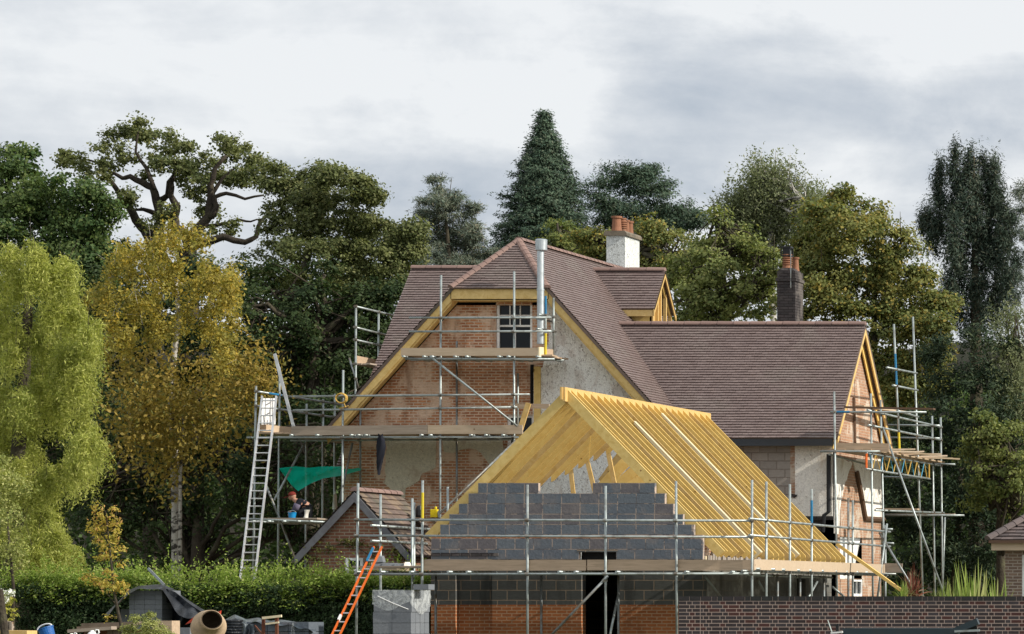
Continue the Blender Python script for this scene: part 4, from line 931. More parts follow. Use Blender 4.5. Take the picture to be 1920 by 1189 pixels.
# rope coil
rb = MB(); c = P(641,747,95.12); rr = random.Random(2)
for k in range(9):
    a0 = rr.uniform(-.25,.25); rx, rz = .13+rr.uniform(-.02,.02), .125+rr.uniform(-.015,.02); pts = []
    for i in range(21):
        g = 2*math.pi*i/20; u, v_ = math.cos(g)*rx, math.sin(g)*rz; pts.append(c+Vector((u*math.cos(a0)-v_*math.sin(a0)*.4, -.01*k+rr.uniform(-.01,.01), v_+u*math.sin(a0)*.7)))
    rb.tube(pts, .011, 5, cap=False)
rb.tube([c+Vector((.05,-.02,-.1)), c+Vector((.1,0,-.22)), c+Vector((-.08,.02,-.26)), c+Vector((.16,.02,-.19))], .014, 5)
rb.build('rope', M['rope'], label='coiled yellow rope hung on the scaffold rail beside the left eaves', cat='rope')
# jacket hanging from ledger
jk = MB()
def jf(u, v_):
    w = [.10,.20,.24,.22,.19,.15,.11,.07][min(7,int(v_*7.99))]; g = 2*math.pi*u
    return Vector((X_(712,95.0)+math.cos(g)*w*.5+math.sin(v_*5)*.02-.02*v_, 95.05+math.sin(g)*.07+.02*math.sin(g*3+v_*9), Z_(815,95)-v_*1.0+.03*math.sin(g*2)))
jk.grid(jf, 16, 14).build('jacket', M['cloth_dark'], label='black work jacket hanging from the scaffold tube on the house front', cat='jacket', smooth=True)
# green net
nb_ = MB(); top = [(523,878),(553,874.5),(580,877),(606,874.5),(639,875),(676,870)]; bot = [(523.5,879),(545,908),(559,921),(580,908),(606,897),(640,892),(676,882)]
def interp(pts, t):
    t = t*(len(pts)-1); i = min(int(t), len(pts)-2); f_ = t-i; return (pts[i][0]*(1-f_)+pts[i+1][0]*f_, pts[i][1]*(1-f_)+pts[i+1][1]*f_)
def nf(u, v_):
    a, b = interp(top,u), interp(bot,u); Yy = 96.2+1.0*math.sin(v_*2.2+u*1.2)+.12*math.sin(u*19+v_*4)+.1*math.sin(u*9-v_*7)
    return P(a[0]+(b[0]-a[0])*v_, a[1]+(b[1]-a[1])*v_, Yy)
nb_.grid(nf, 48, 16).build('debris_net', M['net'], label='sagging green debris net slung between scaffold poles above the workman', cat='net', smooth=True)
# yellow can, dark bag on inner platform
pl = thing('trestle', 'low plank trestle carrying a yellow jerrycan behind the garage scaffold', 'trestle', tuple(P(800,985,88)))
MB().box(tuple(P(768,974,88.4)), tuple(P(862,971,87.7))).build('plank', M['board_dark'], pl); 
for a, b in (((806,972),(830,995)),((835,972),(806,996))): MB().bar(P(*a,88), P(*b,88), .06, .04, up=(0,1,0)).build('leg', M['board'], pl)
for xx in (772,856): MB().bar(P(xx,974,88.2), Vector((P(xx,974,88.2).x,88.2,0)), .06, .06, up=(0,1,0)).build('leg', M['steel_d'], pl)
jc = MB().box(tuple(P(810,970.5,88.05)), tuple(P(819,955,87.93))).lathe(P(817,954,88.0), [(.03,0),(.03,.05),(.0,.05)], 10).build('jerrycan', M['yellowpl'], label='yellow plastic jerrycan standing on the trestle against the house', cat='jerrycan')
bd = jc.modifiers.new('bevel','BEVEL'); bd.width = .015; bd.segments = 2
bg_ = MB().lathe(P(787,970.5,88.0), [(.09,0),(.11,.05),(.10,.18),(.06,.27),(.02,.29)], 12).tube([P(784,958,88), P(787,949,88), P(790,958,88)], .01, 5).build('tool_bag', M['black'], label='black tool bag on the trestle beside the yellow jerrycan', cat='bag')
# rubble on the platform
zr_ = zl+.19; rr = random.Random(9)
for i, (xx, w, h, lab) in enumerate(((712,.26,.09,'grey broken block on the garage scaffold, leftmost of the rubble'),(716,.14,.14,'small grey offcut topping the leftmost broken block'),(734,.32,.07,'long flat grey slab amid the rubble on the garage scaffold'),(752,.22,.06,'grey chunk right of the flat slab on the garage scaffold'),(766,.10,.09,'pale lump at the right end of the rubble on the scaffold'))):
    c = P(xx,1060,82.9); z0 = zr_+(.09 if i == 1 else 0); b_ = MB()
    b_.add([(c.x-w/2,82.75,z0),(c.x+w/2,82.78,z0),(c.x+w/2-.02,83.0,z0),(c.x-w/2+.03,82.98,z0),(c.x-w/2+.02,82.77,z0+h),(c.x+w/2-.03,82.8,z0+h*.8),(c.x+w/2-.05,82.98,z0+h),(c.x-w/2+.04,82.96,z0+h*.9)], [(0,3,2,1),(4,5,6,7),(0,1,5,4),(1,2,6,5),(2,3,7,6),(3,0,4,7)])
    b_.build('block_rubble', M['block_stack'] if i != 4 else M['white_render'], label=lab, cat='rubble', group='rubble on the garage scaffold')
# yellow raking prop timber
MB().bar(P(1570,1021,90.5), P(1716,1126,89.6), .07, .10, up=(0,1,0)).build('timber_prop', M['pine'], label='long yellow timber prop sloping down to the right across the side scaffold', cat='timber')

# ================================================================ workman
def skinned(name, pts, edges, rad, mat, parent, root=0, sub=2):
    off = OFF.get(parent.name) if parent else Vector(); me = bpy.data.meshes.new(name)
    me.from_pydata([tuple(Vector(p)-off) for p in pts], edges, []); o = bpy.data.objects.new(name, me); col.objects.link(o); o.parent = parent
    sk = o.modifiers.new('skin', 'SKIN'); sk.use_smooth_shade = True
    for i, v_ in enumerate(me.skin_vertices[0].data): v_.radius = rad[i] if isinstance(rad[i], tuple) else (rad[i], rad[i]); v_.use_root = (i == root)
    ss = o.modifiers.new('sub', 'SUBSURF'); ss.levels = sub; ss.render_levels = sub; me.materials.append(mat); return o
pY = 95.0
def Q(x, y, dy=0): return P(x, y, pY+dy)
base = Q(566, 974.5)
man = thing('person', 'workman in dark top and red cap crouching over a blue bucket', 'person', tuple(base))
pts = [Q(574,958), Q(571,949), Q(563,942), Q(556,939.5), Q(552,937), Q(549.5,934),                       # pelvis..head base
       Q(565,941.5,-.16), Q(556,951,-.22), Q(547.5,959.5,-.16), Q(565,941.5,.16), Q(557,951,.2), Q(549,960,.12),
       Q(573,959,-.1), Q(559,962,-.18), Q(572,972,-.14), Q(564,973.5,-.15), Q(573,959,.1), Q(560,963,.16), Q(574,972,.12), Q(566,973.5,.12)]
ed = [(0,1),(1,2),(2,3),(3,4),(4,5),(2,6),(6,7),(7,8),(2,9),(9,10),(10,11),(0,12),(12,13),(13,14),(14,15),(0,16),(16,17),(17,18),(18,19)]
rad = [.15,.155,.16,.075,.058,.06,.075,.055,.035,.075,.055,.035,.11,.075,.05,.045,.11,.075,.05,.045]
body = skinned('body', pts, ed, rad, M['skin'], man)
# clothing shells follow the body
skinned('hooded_top', pts[:4]+pts[6:12], [(0,1),(1,2),(2,3),(2,4),(4,5),(5,6),(2,7),(7,8),(8,9)], [.17,.175,.18,.10,.09,.07,.045,.09,.07,.045], M['cloth_dark'], man)
skinned('trousers', [pts[0]]+pts[12:20], [(0,1),(1,2),(2,3),(3,4),(0,5),(5,6),(6,7),(7,8)], [.175,.13,.09,.066,.062,.13,.09,.066,.062], M['denim'], man)
sl = MB().tube([Q(558,945,-.24), Q(555,952,-.25), Q(551,957,-.2)], [.085,.08,.06], 10).build('sleeve', M['cloth_lilac'], man, smooth=True)
hc = Q(548,931)
hd_ = MB()
def hf(u, v_):
    th, ph = u*2*math.pi, (v_-.5)*math.pi; x, y, z = math.cos(th)*math.cos(ph), math.sin(th)*math.cos(ph), math.sin(ph)
    r = Vector((x*.085, y*.070, z*.103))
    if x < -.3: r.x -= .02*math.exp(-((y/.22)**2+((z+.1)/.25)**2)) ; r.x -= .012*math.exp(-((y/.5)**2+((z+.75)/.2)**2))
    ca, sa = math.cos(-.7), math.sin(-.7); return hc+Vector((r.x*ca-r.z*sa*-1*-1, r.y, r.x*sa*-1*-1+r.z*ca))
hd_.grid(hf, 24, 16).build('head', M['skin'], man, smooth=True)
cpm = MB().lathe(hc+Vector((.0,0,.03)), [(.094,-.005),(.096,.02),(.086,.055),(.055,.085),(.0,.095)], 18, axis=(-.25,0,1))
cpm.prism([hc+Vector(v_) for v_ in ((-.09,-.07,.0),(-.2,-.045,-.04),(-.2,.045,-.04),(-.09,.07,.0))], (0,0,.012)).build('cap', M['cap'], man, smooth=False)
for k, (cx, cyy) in enumerate(((547.5,959.5),(549,960))):
    dyy = -.16 if k == 0 else .12; w = Q(cx, cyy, dyy); d = Vector((-.7,0,-.55)).normalized(); hnd = MB()
    hnd.tube([w, w+d*.04, w+d*.085], [.028,.042,.036], 8)
    for f_ in range(4):
        o2 = Vector((0,(f_-1.5)*.021,0)); Ls_ = (.06,.07,.065,.05)[f_]; a = w+d*.08+o2; hnd.tube([a, a+d*Ls_*.5+Vector((0,0,-.006)), a+d*Ls_*.75+Vector((.01,0,-.03))], [.010,.009,.007], 6)
    hnd.tube([w+d*.03+Vector((0,.03,0)), w+d*.06+Vector((-.01,.055,.0)), w+d*.09+Vector((0,.06,-.01))], [.012,.010,.008], 6)
    hnd.build('hand', M['skin'], man, smooth=True)
def bucket(label, c, r, h, mat, tilt=0, handle='white', rim=None):
    root = thing('bucket', label, 'bucket', tuple(c)); ax = Vector((math.sin(tilt),0,math.cos(tilt)))
    MB().lathe(c, [(.001,0),(r*.8,0),(r*.82,.01),(r*.97,h*.9),(r*1.04,h*.92),(r*1.04,h),(r*.95,h),(r*.78,.02),(.001,.02)], 20, axis=ax).build('pail', M[mat], root, smooth=False)
    a = ax.cross(Vector((0,1,0))).normalized(); pts = [Vector(c)+ax*h+a*math.cos(math.pi*i/10)*r+ax*math.sin(math.pi*i/10)*r*.45+Vector((0,-.02,0)) for i in range(11)]
    MB().tube(pts, .010, 6).build('handle', M['whiteplas' if handle == 'white' else 'steel'], root); return root
bucket('small bright blue bucket on the scaffold boards in front of the crouching workman', P(548,975,94.7), .10, .19, 'bluebk', handle='steel')
MB().grid(lambda u, v_: P(575+math.cos(u*6.283)*(5-2.2*math.sin(v_*3.1)) + v_*3 - 2, 975-v_*19, 94.75)+Vector((0,math.sin(u*6.283)*.09,0)), 14, 8).build('sack', M['sack'], label='crumpled white sack standing behind the crouching workman', cat='sack', smooth=True)
MB().grid(lambda u, v_: P(628+math.cos(u*6.283)*(4.5-3*v_), 955-v_*28, 98)+Vector((0,math.sin(u*6.283)*.1,0)), 12, 8).tube([P(628,930,98),P(628,922,98)],.03,6).build('sack', M['sack'], label='tied pale rubble bag hanging behind the outbuilding roof', cat='sack', smooth=True)

# ================================================================ wrapped block stack
sy = 79.0; sx0, sx1 = X_(700,sy), X_(772,sy); sk_ = thing('block_pallet', 'pallet of grey concrete blocks in torn clear shrink wrap beside the garage', 'pallet', ((sx0+sx1)/2, sy+.5, 0))
zt_s = Z_(1107,sy); hh = .23; b_ = MB(); rr = random.Random(12); z = zt_s; lev = 0
while z > .2:
    ox = rr.uniform(-.015,.015); n = 2; w = (sx1-sx0)/n
    for i in range(n):
        for j in range(4):
            b_.box((sx0+ox+i*w+.004,sy+j*.26+rr.uniform(0,.01),z-hh+.004),(sx0+ox+(i+1)*w-.004,sy+j*.26+.25,z-.003))
    z -= hh; lev += 1
b_.build('blocks', M['block_stack'], sk_)
MB().box((sx0,sy,.0),(sx1,sy+1.03,.12)).build('pallet', M['pallet'], sk_)
fm = MB(); zlow = Z_(1138,sy)
def ff(u, v_):
    per = [(sx0-.012,sy+1.05),(sx0-.015,sy-.015),(sx1+.015,sy-.015),(sx1+.015,sy+1.05)]; t = u*3; i = min(int(t),2); f_ = t-i
    x = per[i][0]*(1-f_)+per[i+1][0]*f_; y = per[i][1]*(1-f_)+per[i+1][1]*f_
    zz_ = zlow-.18*math.sin(u*17)*.5 - (.08 if u > .66 else 0); return (x+.006*math.sin(u*60+v_*9), y+.006*math.sin(u*47+v_*13), zt_s+.01+(zz_-zt_s)*v_)
fm.grid(ff, 60, 8); fm.add([(sx0-.012,sy-.012,zt_s+.012),(sx1+.012,sy-.012,zt_s+.012),(sx1+.012,sy+1.05,zt_s+.012),(sx0-.012,sy+1.05,zt_s+.012)],[(0,1,2,3)])
fm.build('shrink_wrap', M['film'], sk_, smooth=True)
MB().tube([(sx0+.1,sy-.03,zt_s-.12),(sx0+.45,sy-.035,zt_s-.28),(sx1-.06,sy-.03,zt_s-.4)], .008, 5).build('wrap_fold', M['whiteplas'], sk_)
ob = MB().box((X_(772,sy),sy+.1,zt_s+.015),(X_(800,sy),sy+.45,zt_s+.13)).build('block', M['block_stack'], label='single loose block lying on top of the wrapped block pallet', cat='block')
# ================================================================ left foreground yard
# sheeted block stack
ty = 79.0; tx0, tx1 = X_(242,ty), X_(304,ty); tz = Z_(1107,ty)
ts = thing('block_stack', 'stack of grey blocks half under black polythene behind the concrete mixer', 'block stack', ((tx0+tx1)/2, ty+.4, 0))
b_ = MB(); rr = random.Random(5); z = tz
while z > 0:
    w = .215; k = 0; x = tx0
    h = .10
    while x < tx1-.02: q = min(x+(.22 if k or int(z*100) % 2 else .11), tx1); b_.box((x+.003,ty,z-h+.003),(q-.003,ty+.9,z-.002)); x = q; k += 1
    z -= h
b_.build('blocks', M['block_stack'], ts)
MB().box((X_(222,ty+.2),ty+.3,0),(X_(241,ty+.2),ty+.9,Z_(1142,ty))).build('blocks', M['block_stack'], ts)
tp = thing('tarpaulin', 'black polythene sheet draped over the block stack and billowing to the right', 'tarpaulin', (X_(320,ty), ty+.5, 0))
topc = [(200,1152),(220,1131),(243,1108),(262,1099),(290,1096),(306,1096),(325,1104),(345,1120),(365,1133),(388,1147)]
lowc = [(196,1158),(214,1142),(240,1112),(262,1105),(288,1104),(306,1107),(322,1135),(336,1154),(352,1160),(392,1160)]
def tf(u, v_):
    a, b = interp(topc,u), interp(lowc,u); Yy = ty+.95-1.25*v_+.10*math.sin(u*26+v_*5)+.06*math.sin(u*47); sg = math.sin(u*31+v_*7)*1.6*v_
    return P(a[0]+(b[0]-a[0])*v_+sg, a[1]+(b[1]-a[1])*v_-3*math.sin(v_*3.14)+sg*.6, Yy)
MB().grid(tf, 70, 18).build('sheet', M['tarp'], tp, smooth=True)
def tf2(u, v_):
    x = 306+u*82; yt = interp(topc[5:],u)[1]+6; return P(x+2*math.sin(v_*9+u*6), yt+(1185-yt)*v_, ty+.35-.25*math.sin(u*15+v_*3)*.6)
MB().grid(tf2, 40, 16).build('hanging_fold', M['tarp'], tp, smooth=True)
MB().bar(P(278,1066,79.6), P(308,1097,79.3), .05, .03, up=(0,1,0)).build('batten', M['steel_d'], label='grey metal batten sticking up out of the black polythene sheet', cat='batten')
# concrete mixer
my = 75.0; mc = P(372,1180,my); mx = thing('concrete_mixer', 'crusted tilting concrete mixer with its mouth facing the camera', 'concrete mixer', (mc.x, my, 0))
ax = Vector((.50,-.80,.36)).normalized()
mo_ = P(397,1162,my-.35); rM = .20
pr = [(rM,0),(rM*1.06,-.01),(rM*1.06,-.04),(rM*1.0,-.05),(.29,-.22),(.33,-.34),(.33,-.50),(.26,-.64),(.12,-.72),(.0,-.73)]
MB().lathe(mo_, pr, 36, axis=ax).build('drum', M['concrete_crust'], mx, smooth=True)
MB().lathe(mo_, [(rM*.99,.002),(rM*.9,-.01),(rM*.92,-.06),(.27,-.24),(.31,-.36),(.23,-.6),(.0,-.68)], 36, axis=ax).build('drum_interior', M['drum_in'], mx, smooth=True)
MB().prism([P(347,1171,my+.1),P(369,1152,my+.1),P(380,1153,my+.1),P(374,1162,my+.1)], (0,.05,0)).tube([P(408,1150,my+.1),P(414,1146,my+.1),P(412,1153,my+.1)],.02,6).build('yoke', M['red'], mx)
st_ = MB()
for a, b in (((352,1190),(345,1289)),((412,1190),(420,1289)),((385,1195),(385,1289))): st_.tube([P(a[0],a[1],my+.2), P(b[0],b[1],my+.3)], .03, 8)
st_.tube([P(345,1200,my+.2),P(425,1200,my+.2)],.03,8).build('stand', M['rust'], mx)
wh = MB(); c = P(344,1275,my+.45); wh.lathe(c-Vector((.05,0,0)), [(.08,0),(.17,0),(.17,.08),(.08,.08)], 20, axis=(1,0,0)).build('wheel', M['black'], mx)
# ribbed pipe coil
cp = MB(); cy_ = 76.6; ccx, cz = X_(432,cy_), 0.0; prof = []
zt_c = Z_(1163,cy_); k = 0; z = 0
while z < zt_c: prof += [(.215,z),(.245,z+.015),(.245,z+.04),(.215,z+.055)]; z += .06
cp.lathe((ccx,cy_,0), prof+[(.02,z-.01)], 28).build('ribbed_pipe', M['tarp'], label='upright black ribbed drainage pipe right of the concrete mixer', cat='pipe')
# bricks pallet covered with second sheet
py_ = 78.6; pp = thing('brick_stack', 'low stack of dark blocks under a crumpled grey sheet, in front of the hedge', 'block stack', (X_(520,py_), py_+.4, 0))
b_ = MB(); rr = random.Random(15); z = Z_(1166,py_)
while z > 0:
    x = X_(462,py_)
    while x < X_(566,py_)-.05: b_.box((x+.004,py_,z-.2),(x+.43,py_+.8,z-.006)); x += .44
    z -= .206
b_.build('blocks', M['block'], pp)
def sf(u, v_):
    x = 418+u*175; y0 = [1163,1153,1160,1158,1164,1163,1166,1170,1174][min(8,int(u*8.99))]; y0 = interp([(0,1164),(0,1152),(0,1161),(0,1158),(0,1164),(0,1162),(0,1165),(0,1170),(0,1178)],u)[1]
    return P(x, y0+9*v_+2.2*math.sin(u*33+v_*6)*v_, py_+.75-.85*v_+.08*math.sin(u*29))
MB().grid(sf, 60, 10).build('sheet', M['tarp_grey'], pp, smooth=True)
def sf3(u, v_): return P(454+u*22+2*math.sin(v_*9), 1170+v_*60, py_-.05-.06*math.sin(u*9))
MB().grid(sf3, 14, 12).build('hanging_sheet', M['tarp_grey'], pp, smooth=True)
def sf4(u, v_): return P(549+(u-.5)*(2+16*v_), 1168+v_*50, py_-.06-.05*math.sin(u*9))
MB().grid(sf4, 12, 12).build('hanging_sheet', M['film'], pp, smooth=True)
# rusty trestle frame
fy_ = 77.6; tr_ = thing('trestle', 'rusty trestle frame with two pale wooden crossbars right of the ribbed pipe', 'trestle', (X_(510,fy_), fy_, 0))
for x in (494,519): MB().bar(P(x,1156,fy_), Vector((P(x,1156,fy_).x,fy_,0)), .055, .055, up=(0,1,0)).build('leg', M['rust'], tr_)
MB().bar(P(492,1159,fy_-.05), P(528,1155,fy_-.05), .04, .05).build('crossbar', M['pine_pale'], tr_); MB().bar(P(498,1170,fy_-.05), P(523,1167,fy_-.05), .03, .035).build('crossbar', M['pine_pale'], tr_)
MB().bar(P(478,1173,fy_+.2), P(494,1192,fy_), .025, .025, up=(0,1,0)).build('brace', M['rust'], tr_)
MB().box(tuple(P(327,1250,76.4)), tuple(P(356,1177,75.9))).build('concrete_block', M['block_stack'], label='plain grey concrete block on edge just left of the mixer', cat='block')
# timber pile and trestle
wy = 58.0; wp = thing('timber_pile', 'pile of weathered timber boards beside the yellow leaved sapling', 'timber pile', (X_(200,wy), wy+.3, 0))
for i, (a, b, mt, dy, w) in enumerate((((158,1172),(262,1168.5),'pallet',.3,.2),((150,1178),(250,1173),'pallet',.1,.22),((132,1183.5),(214,1177.5),'board_grey',-.1,.2),((160,1187),(300,1182),'rust',.2,.12))):
    MB().bar(P(*a,wy+dy), P(*b,wy+dy), w, .05).build('board', M[mt], wp)
for x in (165,208,218,290): MB().bar(P(x,1178,wy+.1), Vector((P(x,1178,wy+.1).x,wy+.1,0)), .09, .05, up=(0,1,0)).build('post', M['pallet'], wp)
MB().box(tuple(P(303,1200,60.3)), tuple(P(322,1164,60.0))).build('plywood_offcut', M['board'], label='upright brown plywood offcut behind the clipped round shrub', cat='board')
bucket('blue bucket with white handle tipped over near the bottom left', P(93,1199,50), .10, .165, 'navy', tilt=-.35)
def jug(label, x, y, s=1.0):
    c = P(x,y,50); r = thing('plastic_jug', label, 'jug', tuple(c))
    MB().lathe(c+Vector((0,0,-.16*s)), [(.001,0),(.085*s,0),(.09*s,.03),(.088*s,.11*s),(.06*s,.16*s),(.03*s,.18*s),(.03*s,.20*s),(.001,.2*s)], 18).build('bottle', M['whiteplas'], r, smooth=True)
    MB().tube([c+Vector((.03,0,.0)), c+Vector((.07*s,0,.05*s)), c+Vector((.11*s,0,.045*s)), c+Vector((.12*s,0,.0)), c+Vector((.085*s,0,-.06*s))], .013*s, 6).build('handle', M['whiteplas'], r)
jug('white plastic jug with a loop handle standing by the timber pile', 173, 1186, .75); jug('low white plastic jug between the blue bucket and the timber pile', 134, 1191, .6)
MB().bar(P(-20,1185.5,52), P(60,1186.5,52), .3, .06).build('plank', M['pine_fresh'], label='orange yellow plank lying flat at the bottom left corner', cat='plank')
MB().tube([P(3,1105,50)+Vector((-.03,0,0)), P(9,1189,50), Vector((P(10,1189,50).x,50,0))], [.045,.055,.06], 9).build('wooden_post', M['bark'], label='rough grey stake at the far left edge', cat='post')
fb = thing('picket_fence', 'low grey picket fence panel behind the stake at the far left', 'fence', tuple(P(5,1190,53)))
for k in range(6): MB().box(tuple(P(-4+k*4.6,1215,53.05)), tuple(P(-1+k*4.6,1163+abs(k-2),53.0))).build('picket', M['board_grey'], fb)
MB().box(tuple(P(-8,1178,53.1)), tuple(P(24,1174,53.06))).build('rail', M['board_grey'], fb)
# dark trailer in front of the wall
vy = 70.0; trl = thing('trailer', 'dark teal flat trailer with angled ramp parked against the dark brick wall', 'trailer', (X_(1690,vy), vy, 0))
MB().box((X_(1580,vy),vy,Z_(1200,vy)),(X_(1795,vy),vy+1.6,Z_(1178,vy))).build('bed', M['teal'], trl)
MB().bar(P(1782,1187,vy-.1), P(1834,1165,vy-.1), .12, .13, up=(0,1,0)).build('ramp', M['teal'], trl)
MB().prism([P(1800,1183,vy),P(1831,1170,vy),P(1833,1190,vy),P(1800,1190,vy)], (0,.05,0)).build('side_plate', M['black'], trl)
MB().bar(P(1790,1184,vy-.18), P(1837,1182,vy-.18), .04, .04).build('grab_bar', M['steel'], trl); MB().bar(P(1558,1187,vy-.1), P(1580,1185,vy-.1), .05, .03).build('tail_light_bar', M['whiteplas'], trl)
MB().tube([P(1552,1163,vy), P(1560,1186,vy)], .012, 5).build('rod', M['steel'], trl); MB().box(tuple(P(1567,1186,vy)), tuple(P(1573,1170,vy+.05))).build('headboard_post', M['black'], trl)
wt_ = MB().lathe((X_(1690,vy),vy-.05,.35), [(.12,0),(.34,.0),(.35,.03),(.35,.17),(.34,.2),(.12,.2)], 24, axis=(0,1,0)).build('wheel', M['black'], trl)
# ================================================================ vegetation
RNG = np.random.default_rng(11)
def unit(a): return a/np.maximum(np.linalg.norm(a, axis=-1, keepdims=True), 1e-9)
def leaf_mesh(name, C, Nn, A, Ln, Wd, tint, mat, parent=None, **tg):
    off = np.array(OFF.get(parent.name, Vector())) if parent else np.zeros(3)
    n = len(C); C = C-off; Nn = unit(Nn); A = A-Nn*np.sum(A*Nn, 1, keepdims=True); A = unit(A); B = np.cross(Nn, A)
    Ln = Ln[:, None]/2; Wd = Wd[:, None]/2
    V = np.stack([C-A*Ln, C+B*Wd-A*Ln*.15, C+A*Ln, C-B*Wd-A*Ln*.15], 1).reshape(-1, 3)
    me = bpy.data.meshes.new(name); me.vertices.add(4*n); me.vertices.foreach_set('co', V.ravel().astype(np.float32))
    me.loops.add(4*n); me.loops.foreach_set('vertex_index', np.arange(4*n, dtype=np.int32))
    me.polygons.add(n); me.polygons.foreach_set('loop_start', np.arange(0, 4*n, 4, dtype=np.int32))
    at = me.attributes.new('tint', 'FLOAT', 'POINT'); at.data.foreach_set('value', np.repeat(tint, 4).astype(np.float32))
    me.materials.append(mat); me.update(calc_edges=True)
    o = bpy.data.objects.new(name, me); col.objects.link(o); o.parent = parent; tag(o, **tg); global NL; NL += n; return o
NL = 0
def blob3(blobs, Y, depth=.8, dy=1.0):
    out = []
    for i, b in enumerate(blobs):
        x, y, rx, ry = b[:4]; Yb = Y+(b[4] if len(b) > 4 else RNG.uniform(-dy, dy)); c = P(x, y, Yb); s = Yb/F
        out.append((np.array(c), np.array([rx*s, max(rx, ry)*s*depth, ry*s])))
    return out
def rimblobs(B, n):
    out = []
    for c, r in B:
        for _ in range(n):
            g = RNG.uniform(0, 2*math.pi); f = RNG.uniform(.25, .5); d = np.array([math.cos(g), RNG.uniform(-.7, .2), math.sin(g)]); out.append((c+d*r*RNG.uniform(.75, 1.02), r*f))
    return out
def clumps(B, rc, k=1.3, fill=.3, back=.45, out=1.08):
    Cs, Os = [], []
    for i, (c, r) in enumerate(B):
        area = 4*math.pi*((r[0]*r[1])**1.6/3+(r[0]*r[2])**1.6/3+(r[1]*r[2])**1.6/3)**(1/1.6); n = max(5, int(k*area/(math.pi*rc*rc)))
        d = unit(RNG.normal(size=(n, 3))); keep = (d[:, 1] < .15) | (RNG.random(n) < back); d = d[keep]
        p = c+d*r*RNG.uniform(.78, out, size=(len(d), 1)); m = int(n*fill); di = unit(RNG.normal(size=(m, 3))); pi = c+di*r*RNG.uniform(.2, .75, size=(m, 1))
        p = np.vstack([p, pi]); o = np.vstack([d/r, di/r]); ok = np.ones(len(p), bool)
        for j, (c2, r2) in enumerate(B):
            if j != i: ok &= np.linalg.norm((p-c2)/r2, axis=1) > .62
        Cs.append(p[ok]); Os.append(unit(o[ok]))
    return np.vstack(Cs), np.vstack(Os)
def clump_leaves(C, O, rc, lpc, leaf, asp, flat=.65, droop=0, axis_out=False, upw=.45, outw=.6, rnd=.5, tvar=.36, tz=None):
    n = len(C); sz = RNG.choice([.45, .7, 1.0, 1.35], n, p=[.25, .3, .3, .15])*RNG.uniform(.85, 1.15, n); idx = np.repeat(np.arange(n), np.maximum(2, (lpc*sz**2).astype(int))); m = len(idx)
    g = unit(RNG.normal(size=(m, 3)))*np.clip(np.abs(RNG.normal(.60, .30, (m, 1))), 0, 1.12)*np.array([1, 1, flat]); p = C[idx]+g*(rc*sz[idx])[:, None]
    nr_ = O[idx]*outw+np.array([0, 0, upw])+g*.5+RNG.normal(size=(m, 3))*rnd; ax = (g+O[idx]*.4 if axis_out else RNG.normal(size=(m, 3)))+np.array([0, 0, -droop])
    tc_ = np.clip(RNG.normal(.5, tvar, n), 0, 1); t = np.clip(tc_[idx]+RNG.normal(0, .12, m), 0, 1)
    if tz is not None: t = np.clip(t*.6+tz(p)*.4, 0, 1)
    L_ = leaf*RNG.uniform(.6, 1.35, m); return p, nr_, ax, L_, L_*asp*RNG.uniform(.8, 1.2, m), t
def strands(C, O, n, length, leaf, asp, per=14, outv=.5, curl=.25, spread=.06, tvar=.25, jit=.15, start=.3):
    i = RNG.integers(0, len(C), n); p0 = C[i]+RNG.normal(size=(n, 3))*start; d = O[i]*outv+RNG.normal(size=(n, 3))*np.array([curl, curl, .1]); d[:, 2] = np.abs(d[:, 2])*.4
    ln = length*RNG.uniform(.45, 1.2, n); t = np.linspace(0, 1, per)[None, :, None]
    path = p0[:, None]+d[:, None]*(t*(1-.35*t))*ln[:, None, None]*.7+np.array([0, 0, -1])*(t**1.5)*ln[:, None, None]
    path = path+RNG.normal(size=path.shape)*spread; p = path.reshape(-1, 3); tan = np.gradient(path, axis=1).reshape(-1, 3)
    m = len(p); ax = unit(tan)+RNG.normal(size=(m, 3))*.5; nr_ = RNG.normal(size=(m, 3))+np.array([0, 0, .35])+np.repeat(O[i], per, 0)*.4
    tc_ = np.clip(RNG.normal(.5, tvar*1.2, len(C))[i]+RNG.normal(0, .1, n), 0, 1); tt = np.clip(np.repeat(tc_, per)+RNG.normal(0, jit, m), 0, 1); L_ = leaf*RNG.uniform(.6, 1.3, m)
    return p, nr_, ax, L_, L_*asp, tt, path
def limb_path(a, b, bend=.07, n=5):
    a, b = Vector(a), Vector(b); L_ = (b-a).length; pts = []
    o1 = Vector(RNG.normal(size=3))*bend*L_; 
    for i in range(n+1): t = i/n; pts.append(a+(b-a)*t+o1*math.sin(t*math.pi)+Vector((0, 0, .10*L_*math.sin(t*math.pi)))+(Vector(RNG.normal(size=3))*.03*L_ if 0 < i < n else Vector()))
    return pts
